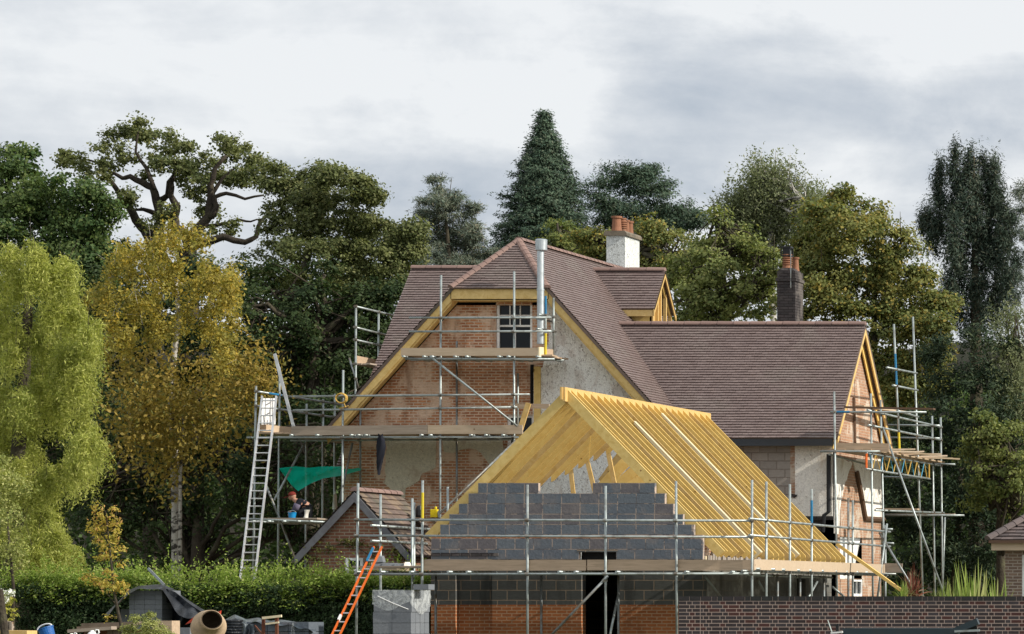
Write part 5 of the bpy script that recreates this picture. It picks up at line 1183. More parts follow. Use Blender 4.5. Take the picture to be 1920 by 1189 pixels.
def tree(name, label, Y, blobs, leafm, trunk=None, rc=.55, lpc=60, leaf=.17, asp=.6, style='clump', bark='bark', tr=.22, group=None, cat='tree', limbs=True, depth=.8, dy=1.0, k=1.3, fill=.3, slen=1.3, ns=500, extra=None, twig=.03, tz=None, flat=.65, per=14, rnd=.5, spread=.06, outv=.5, out=1.08, twigs=0, under=0, start=.3, taper=.65, droop=0, rim=2):
    B = blob3(blobs, Y, depth, dy)
    if trunk is None:
        bx = sum(b[0] for b in blobs)/len(blobs); by = max(b[1] for b in blobs); trunk = [(bx, 1160), (bx+RNG.uniform(-8, 8), (by+1160)/2), (bx+RNG.uniform(-12, 12), sum(b[1] for b in blobs)/len(blobs))]
    tp_ = [P(x, y, Y) for x, y in trunk]; base = tp_[0].copy(); base.z = 0; tp_[0] = base
    root = thing(name, label, cat, tuple(base), group)
    tb = MB(); n = len(tp_); tb.tube(tp_, [tr*(1-taper*i/(n-1)) for i in range(n)], 9)
    if style != 'strand': rc *= .74; leaf *= .52; lpc = int(lpc*2.1)
    if rim: B = B + rimblobs(B, rim)
    C, O = clumps(B, rc, k, fill, out=out)
    if limbs:
        for c, r in B:
            cv = Vector(c); best = min(tp_[1:], key=lambda q: (q-cv).length+max(0, q.z-cv.z)*2)
            lp_ = limb_path(best, cv); tb.tube(lp_, [min(tr*.3, .10)*(1-.7*i/5) for i in range(6)], 6)
            near = np.argsort(np.linalg.norm((C-c)/r, axis=1))[:60]
            for q in RNG.choice(near, min(len(near), 7), replace=False): tb.tube(limb_path(cv-(cv-best)*.25, C[q], n=3), [twig*1.3, twig, twig*.7, twig*.4], 5)
    if extra: extra(tb)
    if twigs:
        for q in RNG.choice(len(C), min(len(C), twigs), replace=False):
            a = Vector(C[q]); d_ = Vector(O[q])*.5+Vector((0, 0, .35)); tb.tube([a-d_*.6, a, a+d_*.7], [twig*.8, twig*.5, twig*.2], 4)
    tb.build('trunk', M[bark], root, smooth=True)
    if style == 'clump': r_ = clump_leaves(C, O, rc, lpc, leaf, asp, tz=tz, flat=flat, rnd=rnd, droop=droop); leaf_mesh('crown', *r_, M[leafm], root)
    elif style == 'needle': r_ = clump_leaves(C, O, rc, lpc, leaf, asp, axis_out=True, flat=flat, outw=.2, upw=.3); leaf_mesh('crown', *r_, M[leafm], root)
    elif style == 'strand':
        r_ = strands(C, O, ns, slen, leaf, asp, per=per, spread=spread, outv=outv, start=start)
        parts = [np.concatenate(z) for z in zip(r_[:6], clump_leaves(C, O, rc, under, leaf, asp*1.2, tz=tz))] if under else r_[:6]
        leaf_mesh('crown', *parts, M[leafm], root)
    return root
M['l_dark'] = leaf_mat('leaf_dark', (.055, .105, .034), (.115, .165, .052), (.15, .19, .06))
M['l_deep'] = leaf_mat('leaf_deep', (.026, .050, .018), (.050, .080, .026), (.08, .10, .035))
M['l_oak'] = leaf_mat('leaf_oak', (.095, .12, .046), (.17, .19, .07), (.21, .215, .09))
M['l_mid'] = leaf_mat('leaf_mid', (.10, .14, .042), (.18, .205, .060), (.24, .25, .08))
M['l_gold'] = leaf_mat('leaf_gold', (.25, .24, .06), (.38, .31, .065), (.50, .36, .06), tr=.4)
M['l_orange'] = leaf_mat('leaf_orange', (.26, .21, .055), (.36, .26, .06), (.20, .20, .06), tr=.4)
M['l_lime'] = leaf_mat('leaf_lime', (.25, .29, .07), (.42, .44, .11), (.52, .52, .17), tr=.42)
M['l_olive'] = leaf_mat('leaf_olive', (.13, .165, .055), (.22, .225, .068), (.32, .25, .06))
M['l_green'] = leaf_mat('leaf_green_light', (.15, .19, .065), (.25, .28, .09), (.32, .32, .12))
M['l_grey'] = leaf_mat('leaf_greygreen', (.14, .17, .09), (.22, .245, .13), (.26, .27, .16))
M['l_pine'] = leaf_mat('leaf_pine', (.10, .14, .11), (.17, .20, .145), (.21, .19, .13), tr=.1)
M['l_fir'] = leaf_mat('leaf_fir', (.040, .075, .050), (.075, .115, .070), (.09, .11, .07), tr=.1)
M['l_yew'] = leaf_mat('leaf_yew', (.018, .036, .018), (.036, .060, .028), (.06, .08, .035), tr=.1)
M['l_cedar'] = leaf_mat('leaf_cedar', (.030, .052, .038), (.060, .084, .058), (.09, .095, .065), tr=.1)
M['l_hedge'] = leaf_mat('leaf_hedge', (.020, .042, .016), (.042, .075, .025), (.08, .11, .05))
M['l_hedge_new'] = leaf_mat('leaf_hedge_new', (.15, .235, .042), (.25, .34, .065), (.38, .42, .14), tr=.42)
M['l_sap'] = leaf_mat('leaf_sapling', (.42, .38, .09), (.54, .42, .09), (.48, .28, .10), tr=.42)
M['l_shrub'] = leaf_mat('leaf_shrub', (.18, .22, .06), (.32, .34, .10), (.42, .42, .17), tr=.3)
M['l_white'] = leaf_mat('leaf_white_flower', (.75, .77, .74), (.85, .86, .84), (.2, .25, .1), tr=.2, spread=.1)
M['l_yel'] = leaf_mat('leaf_yellow_green', (.35, .34, .06), (.5, .46, .10), (.2, .24, .05))
M['l_red'] = leaf_mat('leaf_cordyline', (.16, .045, .035), (.26, .10, .07), (.36, .28, .18), tr=.3)
M['l_flax'] = leaf_mat('leaf_flax', (.18, .26, .06), (.29, .36, .09), (.40, .42, .18), tr=.35)
M['l_ivy'] = leaf_mat('leaf_ivy', (.06, .07, .02), (.12, .11, .03), (.2, .2, .06))

# --- background trees, far to near
def cone_tree(name, label, Y, cx, prof, leafm, rc=.42, n=1500, lpc=60, leaf=.12, asp=.3, tr=.4):
    ys = [p[0] for p in prof]; ws = [p[1] for p in prof]; s = Y/F; base = P(cx, 1150, Y); root = thing(name, label, 'tree', (base.x, Y, 0))
    y = RNG.uniform(ys[0], ys[-1], n*6); w = np.interp(y, ys, ws); keep = RNG.random(n*6) < (w+6)/(max(ws)+6); y = y[keep][:n]; w = w[keep][:n]; g = RNG.uniform(0, 2*math.pi, len(y))
    lump = .95+.14*np.sin(g*5+y*.16)+.16*np.sin(g*3-y*.33+1)+.13*np.sin(y*.62+g*2)+RNG.normal(0, .10, len(y)); r = w*s*lump*np.where(RNG.random(len(y)) < .7, RNG.uniform(.82, 1.05, len(y)), RNG.uniform(.2, .8, len(y)))
    C = np.stack([base.x+np.cos(g)*r, Y+np.sin(g)*r, EYE+(PY-y)*s+.05*r], 1); O = np.stack([np.cos(g), np.sin(g), np.full(len(g), .35)], 1); C = C[(np.sin(g) < .3) | (RNG.random(len(g)) < .6)] if False else C
    leaf_mesh('crown', *clump_leaves(C, O, rc, lpc, leaf, asp, flat=.55, axis_out=True), M[leafm], root)
    tb = MB(); tb.tube([(base.x, Y, 0), (base.x, Y, EYE+(PY-ys[0]-25)*s*.7), (base.x, Y, EYE+(PY-ys[0]-4)*s)], [tr, tr*.5, .02], 9)
    for i in range(60):
        j = RNG.integers(len(C)); c = C[j]; rr_ = math.hypot(c[0]-base.x, c[1]-Y); tb.tube([(base.x, Y, c[2]-rr_*.15), tuple(c)], [.07, .02], 4)
    tb.build('trunk', M['bark'], root, smooth=True)
cone_tree('fir_tree', 'tall dark conical redwood rising behind the house roof', 138, 1021, [(211,.5),(225,6),(250,17),(285,30),(320,43),(345,48),(352,53),(385,60),(420,68),(450,78),(500,84),(560,80)], 'l_fir', rc=.27, n=5200, lpc=34, leaf=.12, asp=.34)
tree('pine_tree', 'broad dark blue green pine group behind the white chimney', 134, [(1160,340,30,30),(1195,352,30,34),(1230,346,28,32),(1140,380,34,34),(1185,395,44,36),(1235,385,42,40),(1262,405,36,34),(1290,418,24,26),(1150,420,40,30),(1215,430,50,36)],
     'l_fir', rc=.6, lpc=75, leaf=.24, asp=.32, flat=.55, out=1.15, twigs=10, limbs=False, k=1.8, fill=.5)
tree('pine_tree', 'open blue grey pine just left of the half hipped gable', 126, [(822,348,13,17),(838,372,24,15),(812,378,18,12),(862,384,22,13),(806,404,20,13),(846,402,24,14),(884,402,18,12),(828,424,28,14),(868,428,26,14),(898,428,17,11),(812,450,24,14),(850,452,28,15),(890,456,24,14),(834,478,34,18),(880,484,36,18),(800,484,24,18),(914,478,14,12),(850,505,50,20)],
     'l_pine', trunk=[(846,1160),(845,520),(838,430),(826,332)], rc=.42, lpc=70, leaf=.26, asp=.16, style='needle', tr=.14, k=2.0, fill=.5, out=1.15, flat=.6, limbs=False, taper=.93, twigs=14)
tree('birch_tree', 'wispy pale grey green birch against the sky left of the olive tree', 128, [(1448,332,34,24),(1420,352,30,26),(1478,340,26,24),(1388,372,24,26),(1404,408,34,30),(1448,382,38,30),(1496,378,30,30),(1440,428,46,34),(1502,420,34,30),(1532,398,14,22),(1390,432,24,24)],
     'l_grey', style='strand', ns=3600, slen=1.2, leaf=.115, asp=.42, per=12, bark='bark_birch', tr=.2, rc=.6, k=.7, spread=.12, twigs=40, twig=.02)
tree('cypress_tree', 'tall dark weeping conifer standing alone at the upper right', 126, [(1764,336,8,26),(1768,372,11,36),(1790,308,9,26),(1794,350,13,44),(1808,390,16,60),(1819,300,10,26),(1822,345,14,46),(1845,318,9,26),(1848,362,14,44),(1868,326,9,24),(1872,370,13,40),(1745,412,14,24),(1732,412,7,14),(1760,430,20,44),(1786,450,24,60),(1822,440,26,64),(1856,430,24,60),(1884,420,14,44),(1800,520,30,60),(1840,520,34,60),(1880,490,24,50),(1898,520,16,40),(1790,570,24,36),(1830,590,40,46),(1872,575,28,40)],
     'l_cedar', trunk=[(1832,1160),(1830,640),(1826,292)], tr=.35, taper=.92, rc=.34, k=1.5, fill=.6, lpc=42, leaf=.30, asp=.2, flat=2.2, droop=1.2, limbs=False, dy=.6, twigs=30, twig=.02, depth=.5, out=1.1)
tree('pine_tree', 'dark pine cut off by the right edge beside the weeping conifer', 129, [(1912,352,13,12),(1922,380,20,18),(1904,404,13,12),(1925,420,20,22),(1906,448,16,14),(1922,480,26,30),(1900,505,18,18),(1925,540,30,30)], 'l_pine', taper=.9, limbs=False, trunk=[(1945,1160),(1940,600),(1925,340)], rc=.45, lpc=60, leaf=.22, asp=.18, style='needle', tr=.25, k=1.0, out=1.15)
tree('broadleaf_tree', 'large dark green tree filling the far upper left corner of the wood', 120, [(32,308,40,32),(20,350,52,40),(58,368,34,34),(10,410,60,50),(75,410,50,44),(140,372,50,44),(120,430,60,50),(180,420,44,44),(60,480,70,56),(150,490,60,50),(210,480,34,40),(100,560,80,50),(10,560,60,60),(200,560,50,50)],
     'l_dark', rc=.62, lpc=70, leaf=.24, asp=.62, tr=.3, k=1.5, fill=.4, limbs=False, rim=3, out=1.15)
OK = lambda x, y: (x/2.83, 200+y/2.83)
oakl = [[(1010,745),(985,680),(930,640),(925,580),(940,530),(905,470),(910,400),(940,330)], [(835,665),(860,590),(830,500),(810,430),(750,400),(690,370),(650,380),(600,350)], [(845,500),(890,470),(895,400),(930,350),(940,270)], [(820,440),(780,330),(720,240),(735,130)],
    [(780,665),(720,600),(690,540),(640,490),(620,440),(575,380),(540,320)], [(690,540),(600,500),(550,460)], [(830,570),(760,545),(700,550)], [(1000,705),(1060,640),(1110,580),(1120,480),(1115,420),(1140,330),(1200,260)], [(1120,590),(1150,530),(1140,480),(1200,460),(1300,490),(1400,470)],
    [(1100,635),(1200,620),(1270,600),(1330,610),(1390,595)], [(1010,745),(1100,720),(1190,690),(1300,720),(1360,690),(1380,610),(1430,560)], [(1370,660),(1440,645)], [(1120,470),(1180,380),(1280,300)], [(600,360),(520,300),(440,280)]]
def oak_extra(tb):
    for i, l in enumerate(oakl):
        r0 = .68*(.30,.26,.17,.12,.24,.12,.14,.28,.16,.10,.22,.10,.12,.10)[i]; pts = []; Yl = 122+RNG.uniform(-1.2, 1.2)
        for a, b in zip(l[:-1], l[1:]):
            for t in (0, .5): pts.append(P(*OK(a[0]+(b[0]-a[0])*t+RNG.uniform(-5, 5)*(t > 0), a[1]+(b[1]-a[1])*t+RNG.uniform(-5, 5)*(t > 0)), Yl))
        pts.append(P(*OK(*l[-1]), Yl)); n = len(pts); tb.tube(pts, [r0*(1-.72*j/(n-1)) for j in range(n)], 8)
    tb.tube([P(357,1150,122), P(357,700,122), P(350,463,122)], [.4,.36,.3], 10); tb.tube([P(357,560,122), P(298,500,122), P(296,432,122)], [.26,.24,.2], 9); tb.tube([P(357,560,122), P(300,480,122), P(274,434,122)], [.24,.2,.17], 9)
ob_ = [(400,255,48,34),(380,300,40,24),(470,290,58,44),(530,250,50,42),(590,230,56,44),(640,170,44,34),(620,280,60,44),(690,260,44,34),(672,118,22,18),(746,92,15,13),(760,150,18,12),(712,140,14,12),(830,180,48,40),(880,155,44,38),(940,165,50,44),(870,230,60,40),(965,215,36,32),(800,340,56,44),(850,300,56,40),(900,320,44,40),(985,300,50,36),(1030,330,42,40),(985,380,52,44),(1030,420,50,44),(950,350,40,36),
    (1130,270,36,34),(1190,190,40,36),(1250,190,52,38),(1280,240,40,36),(1210,250,56,40),(1130,330,50,40),(1210,330,60,44),(1300,320,56,48),(1380,330,50,44),(1350,270,24,22),(1420,370,28,40),(1260,400,54,40),(1340,400,50,44),(1190,400,40,40),(1090,400,40,36),(1060,540,44,40),(1130,560,50,36),(690,470,30,22),(690,510,30,24),(440,360,60,40),(480,430,60,44),(540,370,44,36),(1180,650,60,40),(800,590,50,40),(1250,650,50,32),(880,540,40,36)]
tree('oak_tree', 'gnarled old oak with bare twisting limbs silhouetted against the sky', 122, [(*OK(x, y), rx/2.83, ry/2.83) for x, y, rx, ry in ob_], 'l_oak', trunk=[(357,1160),(357,800),(352,470)], bark='bark_oak', rc=.40, lpc=27, leaf=.20, asp=.7, extra=oak_extra, limbs=False, tr=.4, k=.85, fill=.15, out=1.3, dy=1.6, rim=2, flat=.7)
tree('oak_tree', 'dense round headed oak right of the gnarled one', 116, [(530,335,22,24),(548,372,44,38),(596,352,34,30),(650,348,36,28),(690,362,16,18),(610,395,50,40),(668,400,44,36),(560,430,54,40),(640,445,60,40),(700,440,34,32),(738,455,30,26),(600,500,60,44),(680,510,60,50),(735,510,38,44),(520,500,50,40),(780,436,12,10),(765,470,20,26)],
     'l_oak', trunk=[(590,1160),(560,700),(555,560),(580,470)], bark='bark_oak', rc=.5, lpc=60, leaf=.19, asp=.66, tr=.3, out=1.25, k=1.6, fill=.4, rim=4, limbs=False)
tree('broadleaf_tree', 'mid green tree under the round headed oak, left of the house', 113, [(500,540,60,60),(560,600,60,60),(620,570,60,60),(680,600,60,60),(720,560,34,44),(480,630,50,60),(540,700,60,60),(620,680,60,60),(690,680,50,60),(450,720,50,70),(600,770,60,60)],
     'l_deep', rc=.6, lpc=70, leaf=.22, asp=.62, tr=.4, k=1.3)
tree('broadleaf_tree', 'dark undergrowth tree between the birch and the scaffold', 108, [(350,820,60,60),(345,900,60,60),(360,980,60,60),(290,880,60,60),(240,950,60,60),(300,1000,60,60),(200,860,60,60),(170,960,50,60),(270,780,60,50),(200,760,50,60),(470,820,50,60),(540,830,60,60),(610,860,60,60),(420,900,60,60),(500,930,60,60),(590,960,60,60),(400,800,50,60)], 'l_deep', rc=.6, lpc=50, leaf=.2, asp=.6, tr=.3, k=1.1)
tree('broadleaf_tree', 'small dark green tree in front of the redwood', 124, [(1062,440,30,26),(1040,465,32,24),(1080,470,34,26),(1066,500,50,26)], 'l_mid', rc=.5, lpc=64, leaf=.18, asp=.6, tr=.25)
tree('maple_tree', 'yellow green tree directly behind the white chimney', 120, [(1120,445,34,28),(1135,480,40,34),(1100,490,34,26),(1225,425,32,28),(1240,455,44,34),(1205,470,36,36),(1265,478,40,34),(1220,505,60,30),(1280,510,34,24)], 'l_olive', rc=.48, lpc=60, leaf=.19, asp=.7, tr=.3, out=1.16)
tree('maple_tree', 'light green multi stemmed tree between the two chimneys', 117, [(1352,430,26,26),(1338,462,44,34),(1300,495,46,38),(1385,470,36,36),(1345,515,60,40),(1420,500,40,44),(1290,545,50,46),(1360,570,70,44),(1430,560,50,50),(1300,590,50,34),(1450,520,26,44),(1408,455,16,14)],
     'l_green', trunk=[(1360,1160),(1362,600),(1352,500),(1350,425)], rc=.5, lpc=52, leaf=.20, asp=.7, tr=.2, out=1.16, twigs=50)
tree('lime_tree', 'big olive and gold tree behind the ridge of the right wing', 115, [(1590,388,32,26),(1560,410,34,30),(1625,410,34,30),(1600,440,60,36),(1545,465,40,46),(1660,445,40,36),(1690,470,34,34),(1610,500,70,50),(1540,530,44,50),(1690,520,50,44),(1722,552,34,34),(1620,570,70,50),(1560,590,50,44),(1700,580,50,40),(1755,572,26,13),(1640,620,60,50),(1715,640,50,44),(1740,690,44,44),(1690,700,50,50),(1510,500,20,44),(1500,570,30,44),(1780,615,30,18),(1700,760,40,44)],
     'l_olive', rc=.55, lpc=66, leaf=.20, asp=.68, tr=.22, out=1.22, k=1.5, fill=.4, limbs=False, rim=4, twigs=40)
tree('yew_tree', 'very dark yew mass behind the scaffold tower', 111, [(1805,645,44,34),(1850,690,60,60),(1780,700,44,50),(1815,770,70,70),(1740,790,40,60),(1880,770,50,70),(1770,860,60,70),(1700,860,50,70),(1850,900,70,70),(1760,950,70,60),(1900,960,50,70),(1690,960,50,60),(1830,1010,70,50),(1700,1040,60,50),(1770,1060,60,50),(1860,1070,60,50)],
     'l_yew', rc=.62, lpc=70, leaf=.24, asp=.35, tr=.2, k=1.4, limbs=False)
tree('willow_tree', 'pale drooping willow foliage at the right edge above the yew', 112, [(1900,620,24,44),(1915,680,26,54),(1885,660,16,30),(1925,740,24,50)], 'l_grey', rim=0, style='strand', ns=550, slen=1.3, leaf=.13, asp=.25, rc=.5, tr=.25, under=20)
tree('broadleaf_tree', 'leafy mid green bush in front of the yew at the right edge', 107, [(1862,802,30,26),(1890,830,36,36),(1846,840,30,34),(1870,880,44,40),(1905,880,30,44),(1850,925,40,34),(1895,940,34,40)], 'l_mid', rc=.5, lpc=48, leaf=.20, asp=.6, tr=.2, out=1.16)
tree('broadleaf_tree', 'dark green tree filling the gap between the willow and the golden birch', 114, [(200,560,60,50),(260,600,60,50),(330,600,60,50),(400,590,60,50),(440,640,50,50),(190,650,60,60),(270,690,60,60),(350,690,70,60),(420,720,60,60),(210,740,60,50),(310,780,60,50),(130,620,50,60),(120,720,60,60),(380,520,50,40),(300,540,50,40)], 'l_deep', rc=.62, lpc=60, leaf=.24, asp=.62, tr=.3, k=1.3, limbs=False)
tree('broadleaf_tree', 'deep green tree filling the gap left of the house behind the upper scaffold', 119, [(500,560,60,60),(570,560,60,60),(640,560,60,60),(710,560,50,60),(760,540,40,50),(520,640,60,60),(600,640,60,60),(680,640,60,60),(540,730,60,60),(620,740,60,60),(470,720,50,60),(690,730,60,60),(580,820,80,60)], 'l_deep', rc=.62, lpc=60, leaf=.24, asp=.62, tr=.3, k=1.3, limbs=False)
tree('broadleaf_tree', 'dark tree hidden behind the lime green willow at the left edge', 115, [(0,600,60,60),(60,620,60,60),(0,690,60,60),(60,700,60,60),(20,780,60,60),(90,780,60,60),(0,860,60,60),(100,860,60,60),(60,940,70,60),(150,880,50,60)], 'l_deep', rc=.62, lpc=55, leaf=.24, asp=.62, tr=.3, k=1.2, limbs=False)
# woodland mass and bank foliage
def wood_wall():
    n = 34000; x = RNG.uniform(-46, 30, n); y = 128+RNG.uniform(0, 5, n); z = RNG.uniform(0, 1, n)**.9*9.5; C = np.stack([x, y, z], 1)+RNG.normal(size=(n, 3))*.3; O = np.tile(np.array([[0, -1., .3]]), (n, 1))
    leaf_mesh('woodland', *clump_leaves(C, O, .6, 6, .24, .6), M['l_dark'], kind='stuff')
wood_wall()
# golden birch
gb = [(268,470,50,34),(330,458,44,30),(228,500,40,38),(300,520,70,46),(380,500,50,40),(425,520,36,36),(350,560,70,50),(436,560,22,34),(250,580,60,50),(400,600,50,50),(200,570,34,44),(310,630,60,50),(420,650,36,36),(230,640,40,40)]; pl_ = []
for x, y, rx, ry in gb:
    for k in range(6):
        g = RNG.uniform(0, 6.28); f = RNG.uniform(.15, 1.0); pl_.append((x+math.cos(g)*rx*f, y+math.sin(g)*ry*f, RNG.uniform(9, 17), RNG.uniform(10, 20), RNG.uniform(-2.6, 1.4)))
tree('birch_tree', 'golden yellow birch with a white trunk behind the hedge', 99, pl_, 'l_gold', rc=.34, lpc=30, leaf=.17, asp=.62, flat=1.5, droop=.7, bark='bark_birch', trunk=[(331,1160),(330,960),(326,830),(320,720),(335,600),(330,520)], tr=.13, limbs=False, k=1.3, fill=.5, twig=.012, rim=0, twigs=70, rnd=.8)
tree('birch_tree', 'thin rusty orange birch sprays low around the white trunk', 98, [(290,720,36,34),(350,700,40,36),(320,770,44,36),(260,700,30,40),(400,720,30,34),(380,780,24,26),(245,770,16,22),(285,820,22,20),(486,680,16,28),(470,740,14,30)], 'l_orange', style='strand', limbs=False, ns=1300, slen=1.2, leaf=.12, asp=.6, per=9, bark='bark_birch', trunk=[(338,1160),(338,900),(345,760)], tr=.06, rc=.5, k=.6, spread=.14, twig=.012)
# lime green willow in the left
wb = [(44,478,24,24),(20,520,44,34),(90,505,34,24),(120,520,20,16),(50,560,60,40),(120,575,36,34),(10,610,60,44),(90,630,60,44),(140,650,24,22),(30,690,60,44),(110,700,50,40),(150,720,16,16),(60,760,60,40),(10,790,40,44),(120,790,44,30),(165,812,18,26),(60,830,50,30),(20,880,40,50),(90,880,30,30),(150,860,14,24),(50,950,56,44),(100,960,30,44),(20,1010,50,44),(80,1020,50,40),(110,1040,34,24)]
pl_ = []
for x, y, rx, ry in wb:
    for k in range(5):
        g = RNG.uniform(0, 6.28); f = RNG.uniform(.2, 1.45); pl_.append((x+math.cos(g)*rx*f, y+math.sin(g)*ry*f, RNG.uniform(9, 18), RNG.uniform(4, 8), RNG.uniform(-2.6, 1.2)))
tree('willow_tree', 'bright lime green feathery willow filling the left edge', 88, pl_, 'l_lime', style='strand', ns=10000, slen=.78, leaf=.105, asp=.22, per=14, start=.07, limbs=False, trunk=[(20,1160),(30,900),(50,650),(55,500)], tr=.22, rc=.32, k=1.3, spread=.035, outv=.55, twig=.015, rim=0, twigs=90)
tree('bush', 'pale leaved bush low at the far left edge under the willow', 84, limbs=False, blobs= [(14,890,26,34),(30,930,24,30),(10,960,24,30),(22,1010,22,34),(36,1050,20,24)], leafm='l_shrub', cat='bush', rc=.4, lpc=26, leaf=.12, asp=.55, tr=.05, k=.8)
# hedge
hy = 84.5; hg = thing('hedge', 'long clipped privet hedge with bright shaggy new growth along its top', 'hedge', (X_(360,hy), hy+.5, 0))
hx0, hx1, htop = X_(22,hy), X_(800,hy), Z_(1112,hy)
n = 5200; C = np.stack([RNG.uniform(hx0, hx1, n), hy+RNG.uniform(-.05, .35, n), RNG.uniform(0, htop+.15, n)], 1); C[:, 1] += .12*np.sin(C[:, 0]*2.1)*np.cos(C[:, 2]*3)
leaf_mesh('foliage', *clump_leaves(C, np.tile([[0, -1., .2]], (n, 1)), .2, 16, .075, .5, upw=.3), M['l_hedge'], hg)
n = 4200; xx = RNG.uniform(hx0-.3, hx1, n); top_ = htop+.30+.10*np.sin(xx*.9)+.07*np.sin(xx*2.7); C = np.stack([xx, hy+RNG.uniform(-.1, 1.1, n), top_-RNG.random(n)**1.3*.55], 1)
p1 = clump_leaves(C, np.tile([[0, -.4, 1.]], (n, 1)), .16, 14, .075, .5, upw=.5)
ns = 620; xs = RNG.uniform(hx0-.3, hx1, ns); hh_ = RNG.gamma(2.0, .095, ns)+.03; per = 14; t = np.linspace(0, 1, per); base = htop+.35
S = np.stack([np.repeat(xs, per)+RNG.normal(0, .035, ns*per), np.repeat(hy+RNG.uniform(-.1, 1., ns), per)+RNG.normal(0, .035, ns*per), base-.15+np.tile(t, ns)*np.repeat(hh_+.2, per)], 1); m = len(S)
p2 = (S, RNG.normal(size=(m, 3))+np.array([0, -.3, .5]), RNG.normal(size=(m, 3))*.6+np.array([0, 0, .7]), RNG.uniform(.05, .10, m), RNG.uniform(.025, .045, m), RNG.uniform(.4, 1, m))
leaf_mesh('new_growth', *[np.concatenate(z) for z in zip(p1, p2)], M['l_hedge_new'], hg)
sb = MB()
for i in range(90): sb.tube([(RNG.uniform(hx0+.2, hx1-.2), hy+.5, 0), (RNG.uniform(hx0+.2, hx1-.2)*0+hx0+.2+(hx1-hx0-.4)*i/90, hy+.5, htop)], .02, 4) if False else sb.tube([(hx0+.2+(hx1-hx0-.4)*i/90, hy+.5, 0), (hx0+.2+(hx1-hx0-.4)*i/90+RNG.uniform(-.1, .1), hy+.5, htop)], [.03, .01], 5)
sb.build('stems', M['bark'], hg)
MB().box((hx0+.3, hy+.38, 0), (hx1, hy+.8, htop-.05)).build('dense_core', M['dark_backing'], hg)
# sapling
sy_ = 54.0; sp = thing('sapling', 'slender young maple sapling with yellow autumn leaves', 'tree', (X_(232,sy_), sy_, 0))
sb = MB(); stm = [Vector((X_(234,sy_),sy_,0)), P(231,1189,sy_), P(222,1150,sy_), P(214,1110,sy_), P(209,1060,sy_), P(204,1010,sy_), P(198,960,sy_), P(176,934,sy_)]; sb.tube(stm, [.035,.028,.022,.019,.016,.012,.008,.004], 7)
for a, b, c_ in (((219,1136),(205,1118),(165,1080)),((219,1136),(232,1120),(238,1095)),((212,1090),(190,1085),(155,1080)),((209,1055),(222,1050),(230,1055)),((203,1000),(185,985),(178,965)),((203,1000),(220,985),(216,950)),((205,1020),(220,1005),(228,1010)),((205,1020),(190,1000),(172,990)),((224,1160),(212,1155),(203,1160))):
    sb.tube([P(*a,sy_), P(*b,sy_+.1), P(*c_,sy_)], [.010,.007,.003], 5)
sb.build('trunk', M['bark'], sp, smooth=True)
SB = blob3([(178,950,12,10),(186,968,18,12),(215,955,7,12),(180,990,20,13),(205,985,16,14),(222,980,10,8),(190,1008,16,11),(218,1005,12,12),(200,1024,18,10),(225,1028,12,10),(206,1042,18,7),(190,1046,8,4),(226,1056,9,7),(165,1082,16,10),(185,1092,22,12),(208,1100,16,14),(228,1102,14,12),(238,1095,8,8),(204,1160,11,8),(214,1080,12,8),(200,1070,8,5)], sy_, .9, .1)
C, O = clumps(SB, .07, 1.6, .6); leaf_mesh('crown', *clump_leaves(C, O, .07, 7, .055, .42, droop=.5), M['l_sap'], sp)
# round shrub
tree('shrub', 'rounded variegated shrub at the bottom left in front of the block stack', 50, [(275,1180,30,20),(262,1172,20,18),(290,1184,26,18),(278,1162,14,12),(252,1190,18,16),(305,1196,18,12),(275,1205,44,24)], 'l_shrub', cat='shrub', rc=.09, lpc=22, leaf=.055, asp=.45, tr=.02, k=1.6, trunk=[(275,1330),(275,1250),(275,1200)], limbs=False, dy=.05)
wf = thing('flowering_shrub', 'white flowering shrub with yellow green leaves at the far left edge', 'shrub', (X_(8,53.5), 53.5, 0))
C, O = clumps(blob3([(8,1110,16,10),(0,1120,24,14),(22,1115,8,8)], 53.5, .8, .1), .06, 1.6, .3); leaf_mesh('blossom', *clump_leaves(C, O, .06, 16, .035, .8), M['l_white'], wf)
C, O = clumps(blob3([(12,1125,14,12),(14,1145,13,16),(16,1165,12,12),(0,1150,16,30)], 53.6, .8, .1), .07, 1.5, .3); leaf_mesh('foliage', *clump_leaves(C, O, .07, 14, .05, .5), M['l_yel'], wf)
MB().tube([(X_(10,53.6),53.6,0), P(10,1150,53.6)], .02, 6).build('stem', M['bark'], wf)
# climbing plant on outbuilding
iv = thing('climbing_plant', 'straggly climbing plant clinging to the outbuilding gable', 'plant', (X_(700,85.9), 85.95, 0))
C, O = clumps(blob3([(600,1025,30,10),(640,1022,30,9),(668,1016,26,9),(700,1030,20,12),(732,1036,24,14),(752,1052,14,10),(580,1045,14,8)], 86.02, .12, .02), .10, 1.0, .3); leaf_mesh('foliage', *clump_leaves(C, O, .10, 12, .07, .6), M['l_ivy'], iv)
sb = MB(); sb.tube([(X_(690,86.05),86.08,0), P(690,1040,86.08), P(660,1020,86.08), P(600,1026,86.08)], [.02,.015,.01,.006], 5); sb.tube([P(690,1040,86.08), P(720,1032,86.08), P(750,1050,86.08)], [.012,.008,.005], 5); sb.build('stem', M['bark'], iv)
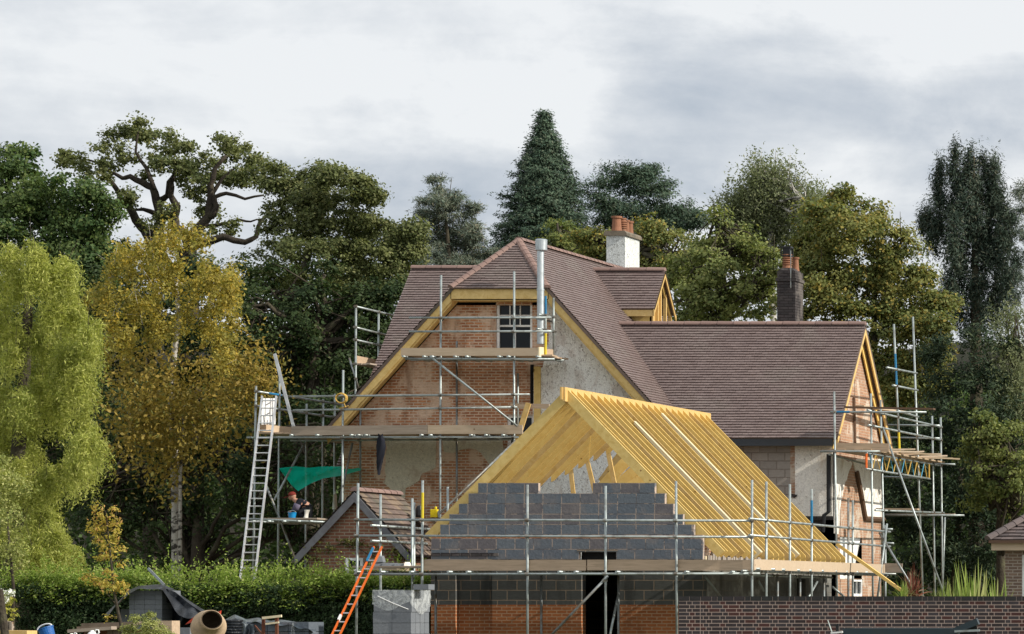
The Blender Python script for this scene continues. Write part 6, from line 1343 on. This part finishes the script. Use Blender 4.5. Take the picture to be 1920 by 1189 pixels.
# spiky plants behind the right wall
def spiky(name, label, x, Y, zb, n, length, width, mat, arch=.5, spr=35, cat='plant', up=1.0, seg=6):
    c = P(x, 1125, Y); root = thing(name, label, cat, (c.x, Y, 0)); V, Fc, T_ = [], [], []
    for i in range(n):
        g = RNG.uniform(0, 2*math.pi); el = math.radians(90-abs(RNG.normal(0, spr))); L_ = length*RNG.uniform(.55, 1.05); d = np.array([math.cos(g)*math.cos(el), math.sin(g)*math.cos(el), math.sin(el)*up]); side = np.cross(d, [0, 0, 1]); side = side/np.linalg.norm(side) if np.linalg.norm(side) > .05 else np.array([1, 0, 0.]); 
        side = side+RNG.normal(size=3)*.4; side /= np.linalg.norm(side)
        b0 = len(V); t0 = RNG.random(); p0 = np.array([c.x+RNG.normal(0, .06*length), Y+RNG.normal(0, .06*length), zb])
        for k in range(seg+1):
            t = k/seg; p = p0+d*L_*t+np.array([0, 0, -arch*L_*t*t*math.cos(el)]); w = width*(1-t**2.2)*.5+.001; V += [p-side*w, p+side*w]; T_ += [t0, t0]
        for k in range(seg): Fc.append((b0+2*k, b0+2*k+1, b0+2*k+3, b0+2*k+2))
    m_ = MB(); m_.v = [tuple(v) for v in V]; m_.f = Fc; o = m_.build('leaves', M[mat], root, uv=False); at = o.data.attributes.new('tint', 'FLOAT', 'POINT'); at.data.foreach_set('value', np.array(T_, dtype=np.float32))
    MB().lathe((c.x, Y, 0), [(.05*length, 0), (.04*length, zb+.02), (0, zb+.04)], 8).build('stem', M['bark'], root); return root
spiky('cordyline', 'spiky red leaved cordyline behind the dark brick wall', 1712, 79, 1.85, 90, .72, .03, 'l_red', arch=.5, spr=38)
spiky('cordyline', 'low greenish cordyline rosette left of the red one', 1694, 78.4, 1.75, 60, .62, .026, 'l_flax', arch=.7, spr=55)
spiky('grass_clump', 'fine light green grass clump between the cordylines and the flax', 1772, 78.2, 1.3, 320, .95, .012, 'l_flax', arch=.9, spr=32)
spiky('grass_clump', 'second fine grass clump merging with the flax leaves', 1794, 78.0, 1.3, 260, .95, .012, 'l_flax', arch=.9, spr=30)
spiky('flax_plant', 'upright broad leaved flax behind the wall, left of the neighbouring house', 1824, 77.6, 1.0, 60, 1.65, .07, 'l_flax', arch=.15, spr=20)
spiky('flax_plant', 'second flax clump hard against the neighbouring house', 1862, 77.8, 1.0, 50, 1.35, .06, 'l_flax', arch=.2, spr=26)
print('leaves', NL)
